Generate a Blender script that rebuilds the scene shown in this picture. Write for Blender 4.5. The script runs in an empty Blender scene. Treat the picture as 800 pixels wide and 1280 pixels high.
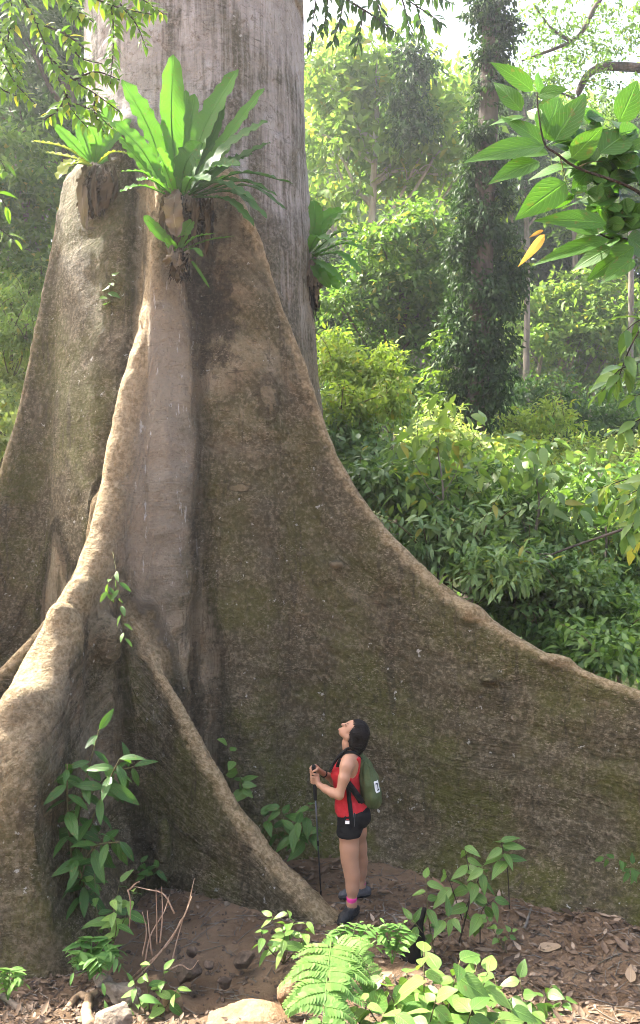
import bpy, math, numpy as np
from math import radians, pi
sc = bpy.context.scene
COL = sc.collection
CAMZ, HOR, FPX = 3.3, 640.0, 1004.0
UP = np.array([0., 0., 1.])

def P(px, py, Y):
    """a point of the place seen in that direction at the distance Y"""
    return np.array([(px - 400.) / FPX * Y, Y, CAMZ - (py - HOR) / FPX * Y])

def unit(v):
    v = np.asarray(v, float)
    n = np.linalg.norm(v, axis=-1, keepdims=True)
    return v / np.maximum(n, 1e-9)

# ------------------------------------------------------------------ noise
def _hash(ix, iy, iz, seed):
    h = (ix.astype(np.int64) * 374761393 + iy.astype(np.int64) * 668265263 + iz.astype(np.int64) * 2147483647 + seed * 974634777) & 0xFFFFFFFF
    h = ((h ^ (h >> 13)) * 1274126177) & 0xFFFFFFFF
    h = ((h ^ (h >> 16)) * 2246822519) & 0xFFFFFFFF
    h = h ^ (h >> 15)
    return (h & 0xFFFFFF) / float(0xFFFFFF) * 2 - 1

def vnoise(p, seed=0):
    p = np.asarray(p, float)
    i = np.floor(p); f = p - i; i = i.astype(np.int64)
    f = f * f * (3 - 2 * f)
    out = 0
    for dx in (0, 1):
        for dy in (0, 1):
            for dz in (0, 1):
                w = (f[:, 0] if dx else 1 - f[:, 0]) * (f[:, 1] if dy else 1 - f[:, 1]) * (f[:, 2] if dz else 1 - f[:, 2])
                out = out + w * _hash(i[:, 0] + dx, i[:, 1] + dy, i[:, 2] + dz, seed)
    return out

def fbm(p, seed=0, octaves=4, gain=.5):
    a, o, p = 1., 0., np.asarray(p, float)
    for k in range(octaves):
        o = o + a * vnoise(p, seed + k); a *= gain; p = p * 2.03 + 11.7
    return o

def smooth(a, b, x):
    t = np.clip((x - a) / (b - a), 0, 1)
    return t * t * (3 - 2 * t)

# ------------------------------------------------------------------ meshes
class MB:
    """collects vertices, faces and uvs, then links them as ONE mesh object"""
    def __init__(s):
        s.v, s.f, s.uv, s.mi, s.n = [], [], [], [], 0
    def add(s, V, F, UV=None, mi=0):
        V = np.asarray(V, float).reshape(-1, 3)
        F = np.asarray(F, np.int64)
        s.v.append(V); s.f.append(F + s.n); s.n += len(V)
        s.uv.append(np.zeros((len(V), 2)) if UV is None else np.asarray(UV, float).reshape(-1, 2))
        s.mi.append(np.full(len(F), mi))
        return s
    def mesh(s, name, mats, shade=True):
        V = np.concatenate(s.v); UV = np.concatenate(s.uv)
        loops = np.concatenate([f.ravel() for f in s.f])
        tot = np.concatenate([np.full(len(f), f.shape[1]) for f in s.f])
        mi = np.concatenate(s.mi)
        st = np.concatenate([[0], np.cumsum(tot)[:-1]])
        me = bpy.data.meshes.new(name)
        me.vertices.add(len(V)); me.vertices.foreach_set('co', V.astype(np.float32).ravel())
        me.loops.add(len(loops)); me.loops.foreach_set('vertex_index', loops.astype(np.int32))
        me.polygons.add(len(tot)); me.polygons.foreach_set('loop_start', st.astype(np.int32))
        me.polygons.foreach_set('material_index', mi.astype(np.int32))
        me.update(calc_edges=True)
        ul = me.uv_layers.new(name='UVMap')
        ul.data.foreach_set('uv', UV[loops].astype(np.float32).ravel())
        me.polygons.foreach_set('use_smooth', np.full(len(tot), shade))
        for m in (mats if isinstance(mats, (list, tuple)) else [mats]):
            me.materials.append(m)
        return me
    def build(s, name, mats, parent=None, shade=True):
        o = bpy.data.objects.new(name, s.mesh(name, mats, shade))
        COL.objects.link(o)
        if parent is not None:
            adopt(o, parent)
        return o

def adopt(o, parent):
    """children keep their place: meshes are written in world space"""
    o.parent = parent
    o.matrix_parent_inverse = parent.matrix_basis.inverted()

def tag(o, label=None, cat=None, group=None, kind=None):
    if label: o['label'] = label
    if cat: o['category'] = cat
    if group: o['group'] = group
    if kind: o['kind'] = kind
    return o

def thing(name, label, cat, loc, group=None):
    o = bpy.data.objects.new(name, None); COL.objects.link(o)
    o.location = tuple(float(c) for c in loc); o.empty_display_size = .1
    tag(o, label, cat, group)
    return o

def catmull(pts, n):
    pts = np.asarray(pts, float)
    if len(pts) < 3:
        t = np.linspace(0, 1, n)[:, None]
        return pts[0] * (1 - t) + pts[-1] * t
    q = np.vstack([2 * pts[0] - pts[1], pts, 2 * pts[-1] - pts[-2]])
    out = []
    u = np.linspace(0, len(pts) - 1, n)
    for x in u:
        i = min(int(x), len(pts) - 2); t = x - i
        a, b, c, d = q[i], q[i + 1], q[i + 2], q[i + 3]
        out.append(.5 * ((2 * b) + (c - a) * t + (2 * a - 5 * b + 4 * c - d) * t * t + (3 * b - a - 3 * c + d) * t ** 3))
    return np.array(out)

def tube(mb, path, r0, r1=None, seg=6, n=None, mi=0, wob=0, seed=0):
    """a tapering tube along a path, closed at both ends"""
    path = np.asarray(path, float)
    if n: path = catmull(path, n)
    m = len(path)
    rad = np.asarray(r0, float) if np.ndim(r0) else np.linspace(r0, r0 if r1 is None else r1, m)
    if len(rad) != m: rad = np.interp(np.linspace(0, 1, m), np.linspace(0, 1, len(rad)), rad)
    T = unit(np.gradient(path, axis=0))
    ref = np.array([0, 0, 1.]) if abs(T[:, 2]).mean() < .9 else np.array([1., 0, 0])
    A = unit(np.cross(T, ref)); B = np.cross(T, A)
    th = np.arange(seg) / seg * 2 * pi
    ring = A[:, None] * np.cos(th)[None, :, None] + B[:, None] * np.sin(th)[None, :, None]
    R = rad[:, None, None]
    V = path[:, None] + ring * R
    if wob:
        q = V.reshape(-1, 3)
        k = (1 + wob * vnoise(q * 1.2 / max(rad.max(), .02), seed)).reshape(m, seg, 1)
        V = path[:, None] + ring * R * k
    V = V.reshape(-1, 3)
    i = np.arange(m - 1)[:, None] * seg; j = np.arange(seg)[None]; j2 = (j + 1) % seg
    F = np.stack([i + j, i + j2, i + seg + j2, i + seg + j], -1).reshape(-1, 4)
    uv = np.stack([np.repeat(np.linspace(0, 1, m), seg), np.tile(th / (2 * pi), m)], -1)
    n0 = len(V)
    V = np.vstack([V, path[0], path[-1]])
    uv = np.vstack([uv, [0, 0], [1, 0]])
    jj = np.arange(seg); jj2 = (jj + 1) % seg
    mb.add(V, F, uv, mi)
    cap = np.vstack([np.stack([np.full(seg, n0), jj2, jj], -1), np.stack([np.full(seg, n0 + 1), (m - 1) * seg + jj, (m - 1) * seg + jj2], -1)])
    mb.add(np.zeros((0, 3)), cap - len(V), None, mi)
    return mb

def surface_nets(F, o, h):
    S = F < 0
    nx, ny, nz = F.shape
    cnt = np.zeros((nx - 1, ny - 1, nz - 1), np.int8)
    for a in (0, 1):
        for b in (0, 1):
            for c in (0, 1):
                cnt += S[a:nx - 1 + a, b:ny - 1 + b, c:nz - 1 + c]
    act = (cnt > 0) & (cnt < 8)
    idx = np.full(act.shape, -1, np.int32)
    I, J, K = np.nonzero(act)
    idx[act] = np.arange(len(I))
    acc = np.zeros((len(I), 3)); num = np.zeros(len(I))
    cs = [(a, b, c) for a in (0, 1) for b in (0, 1) for c in (0, 1)]
    for p in cs:
        for ax in range(3):
            if p[ax]: continue
            q = list(p); q[ax] = 1
            fa = F[I + p[0], J + p[1], K + p[2]]; fb = F[I + q[0], J + q[1], K + q[2]]
            m = (fa < 0) != (fb < 0)
            t = np.where(m, fa / np.where(m, fa - fb, 1), 0)
            pt = np.tile(np.array(p, float), (len(I), 1)); pt[:, ax] += t
            acc += pt * m[:, None]; num += m
    V = np.asarray(o) + h * (np.stack([I, J, K], -1) + acc / np.maximum(num, 1)[:, None])
    Fs = []
    for ax in range(3):
        b, c = (ax + 1) % 3, (ax + 2) % 3
        sl0 = [slice(1, -1)] * 3; sl1 = [slice(1, -1)] * 3
        sl0[ax] = slice(0, -1); sl1[ax] = slice(1, None)
        s0 = S[tuple(sl0)]; s1 = S[tuple(sl1)]
        e = np.stack(np.nonzero(s0 != s1), -1)
        if not len(e): continue
        ins = s0[tuple(e.T)]
        g = e.copy(); g[:, b] += 1; g[:, c] += 1
        def cell(db, dc):
            q = g.copy(); q[:, b] += db; q[:, c] += dc
            return idx[tuple(q.T)]
        quad = np.stack([cell(-1, -1), cell(0, -1), cell(0, 0), cell(-1, 0)], -1)
        quad[~ins] = quad[~ins][:, ::-1]
        Fs.append(quad)
    return V, np.concatenate(Fs)

def vnormals(V, F):
    fn = np.cross(V[F[:, 2]] - V[F[:, 0]], V[F[:, 3]] - V[F[:, 1]])
    N = np.zeros_like(V)
    for k in range(4):
        np.add.at(N, F[:, k], fn)
    return unit(N)

def smin(a, b, k):
    h = np.maximum(k - np.abs(a - b), 0) / k
    return np.minimum(a, b) - h * h * k * .25

class Field:
    """a small signed distance field for bodies, clothes and stones"""
    def __init__(s, lo, hi, h):
        s.o = np.array(lo, float); s.h = h
        s.n = np.ceil((np.array(hi) - s.o) / h).astype(int) + 1
        s.F = np.full(s.n, 9., np.float32)
    def box(s, lo, hi, m):
        a = np.clip(np.floor((np.minimum(lo, hi) - m - s.o) / s.h).astype(int), 0, s.n)
        b = np.clip(np.ceil((np.maximum(lo, hi) + m - s.o) / s.h).astype(int) + 1, 0, s.n)
        sl = tuple(slice(a[i], b[i]) for i in range(3))
        ax = [s.o[i] + s.h * np.arange(a[i], b[i]) for i in range(3)]
        X = np.stack(np.meshgrid(*ax, indexing='ij'), -1)
        return sl, X
    def put(s, sl, d, k, sub=False):
        cur = s.F[sl]
        if sub: s.F[sl] = -smin(-cur, d, k)
        else: s.F[sl] = smin(cur, d, k)
    def cone(s, a, b, ra, rb, k=.02, sub=False):
        a = np.asarray(a, float); b = np.asarray(b, float)
        sl, X = s.box(np.minimum(a, b), np.maximum(a, b), max(ra, rb) + k + .03)
        if 0 in X.shape: return s
        ab = b - a; t = np.clip(((X - a) @ ab) / max(ab @ ab, 1e-9), 0, 1)
        d = np.linalg.norm(X - a - t[..., None] * ab, axis=-1) - (ra + (rb - ra) * t)
        s.put(sl, d, k, sub); return s
    def chain(s, pts, rads, k=.02):
        for i in range(len(pts) - 1): s.cone(pts[i], pts[i + 1], rads[i], rads[i + 1], k)
        return s
    def ell(s, c, r, k=.02, R=None, sub=False):
        c = np.asarray(c, float); r = np.asarray(r, float)
        sl, X = s.box(c, c, r.max() + k + .03)
        if 0 in X.shape: return s
        q = X - c
        if R is not None: q = q @ np.asarray(R).T
        k0 = np.linalg.norm(q / r, axis=-1); k1 = np.linalg.norm(q / (r * r), axis=-1)
        d = np.where(k1 > 1e-9, k0 * (k0 - 1) / np.maximum(k1, 1e-9), -r.min())
        s.put(sl, d, k, sub); return s
    def grid(s):
        ax = [s.o[i] + s.h * np.arange(s.n[i]) for i in range(3)]
        return np.meshgrid(*ax, indexing='ij', sparse=True)
    def mesh(s, F=None):
        return surface_nets(s.F if F is None else F, s.o, s.h)

def sdf_part(field, name, mat, parent, F=None, disp=None, relax=1):
    V, Q = field.mesh(F)
    for _ in range(relax):
        A = np.zeros_like(V); c = np.zeros(len(V))
        for k in range(4):
            for d in (1, 3):
                np.add.at(A, Q[:, k], V[Q[:, (k + d) % 4]]); np.add.at(c, Q[:, k], 1)
        V = V * .5 + .5 * A / np.maximum(c, 1)[:, None]
    if disp is not None:
        V = V + vnormals(V, Q) * disp(V)[:, None]
    return MB().add(V, Q).build(name, mat, parent)

# ------------------------------------------------------------------ leaves
def leaf_shape(nl=6, nw=2, shape='ovate', fold=.18, curl=.25, wave=0., wk=10, width=.42):
    """leaf along +X (length 1), width along Y, upper side +Z"""
    u = np.linspace(0, 1, nl + 1)
    if shape == 'ovate': w = np.sin(pi * np.clip(u, 0, 1) ** .72) ** .85 * (1 - .25 * u)
    elif shape == 'lance': w = np.sin(pi * u ** .85) ** .8
    elif shape == 'strap': w = np.minimum(1, .28 + 1.5 * u ** .8) * np.sqrt(np.clip(1 - ((u - .5) / .5).clip(0) ** 3.2, 0, 1))
    elif shape == 'obovate': w = np.sin(pi * u ** 1.5) ** .8
    w = np.maximum(w, .015)
    if shape == 'strap': w[-1] = .12
    v = np.linspace(-1, 1, 2 * nw + 1)
    U, Vv = np.meshgrid(u, v, indexing='ij')
    W = w[:, None] * width * .5
    y = Vv * W
    z = fold * np.abs(Vv) * W - curl * U ** 2 + wave * np.sin(U * wk) * np.abs(Vv) ** 1.5 * np.sign(Vv + .3) * w[:, None]
    V = np.stack([U, y, z], -1).reshape(-1, 3)
    nv = 2 * nw + 1
    i = np.arange(nl)[:, None] * nv; j = np.arange(nv - 1)[None]
    F = np.stack([i + j, i + nv + j, i + nv + j + 1, i + j + 1], -1).reshape(-1, 4)
    UV = np.stack([U, Vv * .5 + .5], -1).reshape(-1, 2)
    return V, F, UV

DIAMOND = (np.array([[0, 0, 0], [.45, -.24, .05], [1, 0, -.12], [.45, .24, .05]], float),
           np.array([[0, 1, 2], [0, 2, 3]]), np.array([[0, .5], [.5, 0], [1, .5], [.5, 1]], float))
LEAF4 = leaf_shape(3, 1, 'ovate', .25, .25, width=.46)
LANCE4 = leaf_shape(3, 1, 'lance', .25, .3, width=.3)

def scatter(mb, tpl, pos, axis, up, length, width=1., mi=0):
    """one copy of the leaf template at every pos, along axis, facing up"""
    V0, F0, U0 = tpl
    pos = np.asarray(pos, float); n = len(pos)
    X = unit(axis); Y = unit(np.cross(up, X)); Z = np.cross(X, Y)
    L = np.broadcast_to(np.asarray(length, float), (n,))[:, None, None]
    Wd = np.broadcast_to(np.asarray(width, float), (n,))[:, None, None]
    V = pos[:, None] + L * (V0[None, :, 0:1] * X[:, None] + Wd * V0[None, :, 1:2] * Y[:, None] + V0[None, :, 2:3] * Z[:, None])
    F = (F0[None] + (np.arange(n) * len(V0))[:, None, None]).reshape(-1, F0.shape[1])
    mb.add(V.reshape(-1, 3), F, np.tile(U0, (n, 1)), mi)
    return mb
# ------------------------------------------------------------------ materials
def newmat(name):
    m = bpy.data.materials.new(name); m.use_nodes = True
    nt = m.node_tree; nt.nodes.clear()
    out = nt.nodes.new('ShaderNodeOutputMaterial')
    return m, nt, out

class NT:
    def __init__(s, nt): s.nt = nt
    def n(s, t, **kw):
        x = s.nt.nodes.new('ShaderNode' + t)
        for k, v in kw.items(): setattr(x, k, v)
        return x
    def l(s, a, b): s.nt.links.new(a, b)
    def val(s, sock, v):
        if hasattr(v, 'is_linked'): s.l(v, sock)
        else: sock.default_value = v
    def noise(s, vec, scale, detail=5, rough=.6, dist=0):
        x = s.n('TexNoise'); s.l(vec, x.inputs['Vector'])
        x.inputs['Scale'].default_value = scale; x.inputs['Detail'].default_value = detail
        x.inputs['Roughness'].default_value = rough; x.inputs['Distortion'].default_value = dist
        return x.outputs['Fac']
    def vor(s, vec, scale, feature='F1'):
        x = s.n('TexVoronoi', feature=feature); s.l(vec, x.inputs['Vector']); x.inputs['Scale'].default_value = scale
        return x.outputs['Distance']
    def scale(s, vec, v):
        x = s.n('VectorMath', operation='MULTIPLY'); s.l(vec, x.inputs[0]); x.inputs[1].default_value = v
        return x.outputs[0]
    def math(s, op, a, b=0., clamp=False):
        x = s.n('Math', operation=op, use_clamp=clamp); s.val(x.inputs[0], a); s.val(x.inputs[1], b)
        return x.outputs[0]
    def ramp(s, fac, a, b, lo=0., hi=1.):
        x = s.n('MapRange', interpolation_type='SMOOTHSTEP'); s.l(fac, x.inputs['Value'])
        x.inputs['From Min'].default_value = a; x.inputs['From Max'].default_value = b
        x.inputs['To Min'].default_value = lo; x.inputs['To Max'].default_value = hi
        return x.outputs['Result']
    def mix(s, fac, a, b, mode='MIX'):
        x = s.n('Mix', data_type='RGBA', blend_type=mode)
        s.val(x.inputs['Factor'], fac)
        for sock, v in ((x.inputs[6], a), (x.inputs[7], b)):
            if hasattr(v, 'is_linked'): s.l(v, sock)
            else: sock.default_value = (*v, 1) if len(v) == 3 else v
        return x.outputs[2]
    def bsdf(s, col, rough=.8, spec=.3, normal=None):
        x = s.n('BsdfPrincipled')
        if hasattr(col, 'is_linked'): s.l(col, x.inputs['Base Color'])
        else: x.inputs['Base Color'].default_value = (*col, 1)
        s.val(x.inputs['Roughness'], rough); x.inputs['Specular IOR Level'].default_value = spec
        if normal is not None: s.l(normal, x.inputs['Normal'])
        return x
    def bump(s, height, dist=.02, strength=1., normal=None):
        x = s.n('Bump'); s.l(height, x.inputs['Height']); x.inputs['Distance'].default_value = dist
        x.inputs['Strength'].default_value = strength
        if normal is not None: s.l(normal, x.inputs['Normal'])
        return x.outputs[0]

def simple(name, col, rough=.8, spec=.3, var=.15, scale=20, bump=0., bscale=60, metal=0, sss=0):
    m, nt, out = newmat(name); g = NT(nt)
    pos = g.n('TexCoord').outputs['Object']
    f = g.noise(pos, scale, 4)
    c = g.mix(f, tuple(x * (1 - var) for x in col), tuple(min(1, x * (1 + var)) for x in col))
    nm = g.bump(g.noise(pos, bscale, 3), bump) if bump else None
    b = g.bsdf(c, rough, spec, nm); b.inputs['Metallic'].default_value = metal
    if sss:
        b.inputs['Subsurface Weight'].default_value = sss
        b.inputs['Subsurface Radius'].default_value = (.012, .005, .003)
    g.l(b.outputs[0], out.inputs[0]); return m

def leaf_mat(name, dark, light, trans=.3, rough=.42, spec=.35, veins=0, yellow=.0, ycol=(.30, .29, .06), wide=None):
    """leaf: every leaf its own tone between dark and light, thin enough to pass light"""
    m, nt, out = newmat(name); g = NT(nt)
    geo = g.n('NewGeometry'); rnd = geo.outputs['Random Per Island']
    c = g.mix(rnd, dark, light)
    pos = geo.outputs['Position']
    patch = g.ramp(g.noise(pos, .9, 2), .35, .65)
    c = g.mix(g.math('MULTIPLY', patch, .35), c, tuple(.5 * (a + b) * k for a, b, k in zip(dark, light, (1.25, 1.1, .9))))
    if yellow:
        r2 = g.math('FRACT', g.math('MULTIPLY', rnd, 17.31))
        c = g.mix(g.ramp(r2, 1 - yellow, 1 - yellow * .6), c, ycol)
    if veins:
        uv = g.n('UVMap'); sx = g.n('SeparateXYZ'); g.l(uv.outputs[0], sx.inputs[0])
        v = g.math('ABSOLUTE', g.math('SUBTRACT', sx.outputs[1], .5))
        mid = g.ramp(v, .0, .045, 1, 0)
        ph = g.math('SUBTRACT', g.math('MULTIPLY', sx.outputs[0], veins), g.math('MULTIPLY', v, veins * .7))
        lat = g.ramp(g.math('ABSOLUTE', g.math('SUBTRACT', g.math('FRACT', ph), .5)), 0., .12, 1, 0)
        vv = g.math('MAXIMUM', mid, g.math('MULTIPLY', lat, .45))
        c = g.mix(g.math('MULTIPLY', vv, .38), c, tuple(min(1, x * 1.9 + .02) for x in light))
        blot = g.ramp(g.noise(pos, 30, 4), .60, .68)
        c = g.mix(g.math('MULTIPLY', blot, .5), c, (.17, .12, .04))
        wv = g.math('ADD', vv, g.math('MULTIPLY', g.noise(pos, 60, 2), .4))
        nm = g.bump(wv, .004, .6)
    else:
        nm = None
    b = g.bsdf(c, rough, spec, nm)
    t = g.n('BsdfTranslucent')
    g.l(g.mix(1., c, (1.2, 1.3, .58), 'MULTIPLY'), t.inputs['Color'])
    if nm is not None: g.l(nm, t.inputs['Normal'])
    ms = g.n('MixShader'); ms.inputs[0].default_value = trans
    g.l(b.outputs[0], ms.inputs[1]); g.l(t.outputs[0], ms.inputs[2]); g.l(ms.outputs[0], out.inputs[0])
    return m

def bark_mat():
    m, nt, out = newmat('buttress_bark'); g = NT(nt)
    pos = g.n('NewGeometry').outputs['Position']
    at = g.n('Attribute', attribute_name='surf'); sp = g.n('SeparateColor'); g.l(at.outputs['Color'], sp.inputs[0])
    crest, mossy, upper, flow = sp.outputs[0], sp.outputs[1], sp.outputs[2], at.outputs['Alpha']
    sx = g.n('SeparateXYZ'); g.l(pos, sx.inputs[0])
    big = g.noise(pos, .75, 4, .6, .4); med = g.noise(pos, 4.2, 6, .68, .3); fine = g.noise(pos, 24, 6, .72); mid2 = g.noise(pos, 11, 5, .7, .5)
    wr = g.noise(g.scale(pos, (4., 4., 30.)), 1., 4, .65, 1.2)        # level wrinkles, only in places
    wrm = g.ramp(g.noise(pos, 1.7, 3), .48, .62)
    fl = g.noise(g.scale(pos, (13., 13., 2.6)), 1., 6, .68, 1.2)        # upright streaks
    cv = g.n('CombineXYZ'); g.l(g.math('ADD', g.math('MULTIPLY', flow, 13.), g.math('MULTIPLY', big, 1.6)), cv.inputs[0])
    g.l(g.math('MULTIPLY', sx.outputs[0], .9), cv.inputs[1]); g.l(g.math('MULTIPLY', sx.outputs[2], .7), cv.inputs[2])
    fib = g.noise(cv.outputs[0], 1., 6, .68)                           # folds along the grain
    low = g.mix(g.ramp(med, .36, .64), (.17, .137, .087), (.34, .28, .193))
    low = g.mix(g.ramp(fib, .50, .62), low, (.315, .255, .165))
    low = g.mix(g.math('MULTIPLY', g.ramp(fib, .48, .36), .8), low, (.070, .052, .027))
    low = g.mix(g.math('MULTIPLY', g.ramp(g.noise(pos, 1.9, 3), .5, .66), .45), low, (.26, .165, .085))
    hi = g.mix(g.ramp(med, .35, .65), (.33, .302, .275), (.47, .44, .41))
    hi = g.mix(g.math('MULTIPLY', g.ramp(fl, .50, .66), .28), hi, (.19, .155, .135))
    hi = g.mix(g.math('MULTIPLY', g.ramp(g.noise(pos, 2.2, 4), .52, .64), .55), hi, (.48, .45, .43))
    hi = g.mix(g.math('MULTIPLY', g.ramp(mid2, .54, .64), .55), hi, (.20, .15, .11))
    c = g.mix(upper, low, hi)
    # dark algae and moss
    mm = g.math('ADD', g.math('MULTIPLY', big, .52), g.math('ADD', g.math('MULTIPLY', med, .16), g.math('MULTIPLY', fib, .32)))
    blotch = g.ramp(g.math('ADD', mm, g.math('MULTIPLY', mossy, .20)), .525, .62)
    grain = g.ramp(g.math('ADD', g.math('MULTIPLY', fine, .6), g.math('MULTIPLY', mid2, .4)), .46, .66, 1., .40)
    c = g.mix(g.math('MULTIPLY', g.math('MULTIPLY', blotch, grain), .86), c, (.052, .044, .020))
    gm = g.math('MULTIPLY', g.ramp(g.noise(pos, 1.25, 5, .6), .42, .60), mossy)
    c = g.mix(g.math('MULTIPLY', g.math('MULTIPLY', gm, grain), .80), c, (.085, .088, .016))
    # small dark spots everywhere
    c = g.mix(g.math('MULTIPLY', g.ramp(mid2, .60, .70), .6), c, (.062, .05, .032))
    # black run of damp below the ferns
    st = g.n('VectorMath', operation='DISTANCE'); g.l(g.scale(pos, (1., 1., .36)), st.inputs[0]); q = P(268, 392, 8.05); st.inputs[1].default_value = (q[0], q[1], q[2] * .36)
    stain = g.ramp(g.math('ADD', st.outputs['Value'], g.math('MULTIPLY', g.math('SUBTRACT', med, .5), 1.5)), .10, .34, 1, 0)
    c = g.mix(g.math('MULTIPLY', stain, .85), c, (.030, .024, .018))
    # upright dark drips
    dr = g.noise(g.scale(pos, (7., 7., .55)), 1., 5, .7, .5)
    c = g.mix(g.math('MULTIPLY', g.math('MULTIPLY', g.ramp(dr, .54, .64), g.math('SUBTRACT', grain, g.math('MULTIPLY', upper, .8), True)), .7), c, (.052, .042, .026))
    # grain of the bark
    c = g.mix(g.ramp(fine, .44, .66, .0, .20), c, (.34, .28, .19))
    c = g.mix(g.ramp(fine, .46, .32, .0, .32), c, (.05, .04, .025))
    # crisp flakes: pale specks lying level, dark crusts
    spk = g.math('MULTIPLY', g.ramp(g.noise(g.scale(pos, (34., 34., 80.)), 1., 3, .6, .6), .585, .615), g.ramp(g.noise(pos, 2.6, 4), .44, .60))
    c = g.mix(g.math('MULTIPLY', spk, .42), c, (.40, .335, .24))
    crust = g.math('MULTIPLY', g.ramp(g.noise(pos, 9, 8, .74, .4), .575, .605), g.ramp(g.noise(pos, 1.1, 4), .45, .58))
    c = g.mix(g.math('MULTIPLY', crust, .55), c, (.048, .042, .024))
    crack = g.math('MULTIPLY', g.ramp(wr, .40, .35), g.ramp(g.noise(pos, 1.9, 4), .47, .58))
    c = g.mix(g.math('MULTIPLY', crack, .6), c, (.05, .038, .024))
    # healed scars and a knot hole
    rings = None
    for (sp_, rr) in ((P(335, 500, 7.98), (.13, .2, .24)), (P(422, 708, 7.72), (.17, .2, .07)), (P(612, 850, 7.15), (.17, .2, .08)), (P(470, 870, 7.3), (.10, .2, .06)), (P(300, 610, 7.9), (.12, .2, .05)), (P(690, 960, 6.7), (.2, .2, .05))):
        dd = g.n('VectorMath', operation='DISTANCE'); iv_ = tuple(.1 / q for q in rr); g.l(g.scale(pos, iv_), dd.inputs[0]); dd.inputs[1].default_value = tuple(a * b for a, b in zip(sp_, iv_))
        dv = g.math('ADD', dd.outputs['Value'], g.math('MULTIPLY', g.math('SUBTRACT', mid2, .5), .13))
        rg_ = g.ramp(g.math('ABSOLUTE', g.math('SUBTRACT', dv, .085)), .004, .018, 1, 0)
        c = g.mix(g.math('MULTIPLY', g.ramp(dv, .05, .085, 1, 0), .45), c, (.27, .2, .12))
        c = g.mix(g.math('MULTIPLY', rg_, .5), c, (.07, .054, .032))
        rings = rg_ if rings is None else g.math('MAXIMUM', rings, rg_)
    kh = g.n('VectorMath', operation='DISTANCE'); g.l(g.scale(pos, (1., .3, 1.2)), kh.inputs[0]); q = P(201, 386, 7.8); kh.inputs[1].default_value = (q[0], q[1] * .3, q[2] * 1.2)
    c = g.mix(g.ramp(g.math('ADD', kh.outputs['Value'], g.math('MULTIPLY', mid2, .03)), .055, .085, 1, 0), c, (.006, .005, .004))
    # pale lichen spots and streaks
    lich = g.math('MULTIPLY', g.ramp(g.noise(pos, 13, 4, .7), .645, .69), g.ramp(g.noise(pos, 1.6, 2), .42, .58))
    c = g.mix(g.math('MULTIPLY', lich, .8), c, (.50, .485, .43))
    wl = g.n('VectorMath', operation='DISTANCE'); g.l(g.scale(pos, (1., .6, .16)), wl.inputs[0]); q = P(196, 560, 7.6); wl.inputs[1].default_value = (q[0], q[1] * .6, q[2] * .16)
    pale = g.ramp(g.math('ADD', wl.outputs['Value'], g.math('MULTIPLY', g.math('SUBTRACT', med, .5), .5)), .16, .48, 1, 0)
    c = g.mix(g.math('MULTIPLY', pale, .62), c, (.36, .305, .235))
    c = g.mix(g.math('MULTIPLY', g.math('MULTIPLY', pale, g.ramp(g.noise(g.scale(pos, (15., 15., 3.2)), 1., 6, .7), .60, .66)), .9), c, (.54, .53, .50))
    # fine dark pits
    pit = g.ramp(g.noise(pos, 50, 3, .6), .60, .72)
    c = g.mix(g.math('MULTIPLY', pit, .35), c, (.055, .04, .028))
    # worn tan crest, painted paler too for the light on its upward edge
    cr = g.math('MULTIPLY', crest, g.ramp(g.math('ADD', med, g.math('MULTIPLY', fine, .3)), .42, .70, .55, 1.))
    c = g.mix(g.math('MULTIPLY', cr, .8), c, g.mix(g.ramp(fine, .38, .62), (.27, .195, .10), (.47, .36, .215)))
    h = g.math('ADD', g.math('MULTIPLY', g.math('MULTIPLY', wr, wrm), .55), g.math('ADD', g.math('MULTIPLY', fine, .55), g.math('MULTIPLY', med, 1.3)))
    h = g.math('ADD', h, g.math('ADD', g.math('MULTIPLY', fib, g.math('SUBTRACT', 1.5, g.math('MULTIPLY', upper, 1.25))), g.math('MULTIPLY', mid2, .55)))
    h = g.math('SUBTRACT', h, g.math('MULTIPLY', pit, .3))
    h = g.math('SUBTRACT', h, g.math('MULTIPLY', rings, .5))
    nm = g.bump(h, .075, 1.)
    b = g.bsdf(c, .88, .18, nm); g.l(b.outputs[0], out.inputs[0]); return m

def trunk_mat(name, a, b_, streak=12, moss=.3):
    m, nt, out = newmat(name); g = NT(nt)
    pos = g.n('TexCoord').outputs['Object']
    fl = g.noise(g.scale(pos, (streak, streak, 1.5)), 1., 5, .6)
    c = g.mix(g.ramp(fl, .35, .65), a, b_)
    c = g.mix(g.math('MULTIPLY', g.ramp(g.noise(pos, 2.5, 4), .52, .66), moss), c, (.05, .06, .025))
    nm = g.bump(fl, .03)
    b = g.bsdf(c, .9, .15, nm); g.l(b.outputs[0], out.inputs[0]); return m

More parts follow.
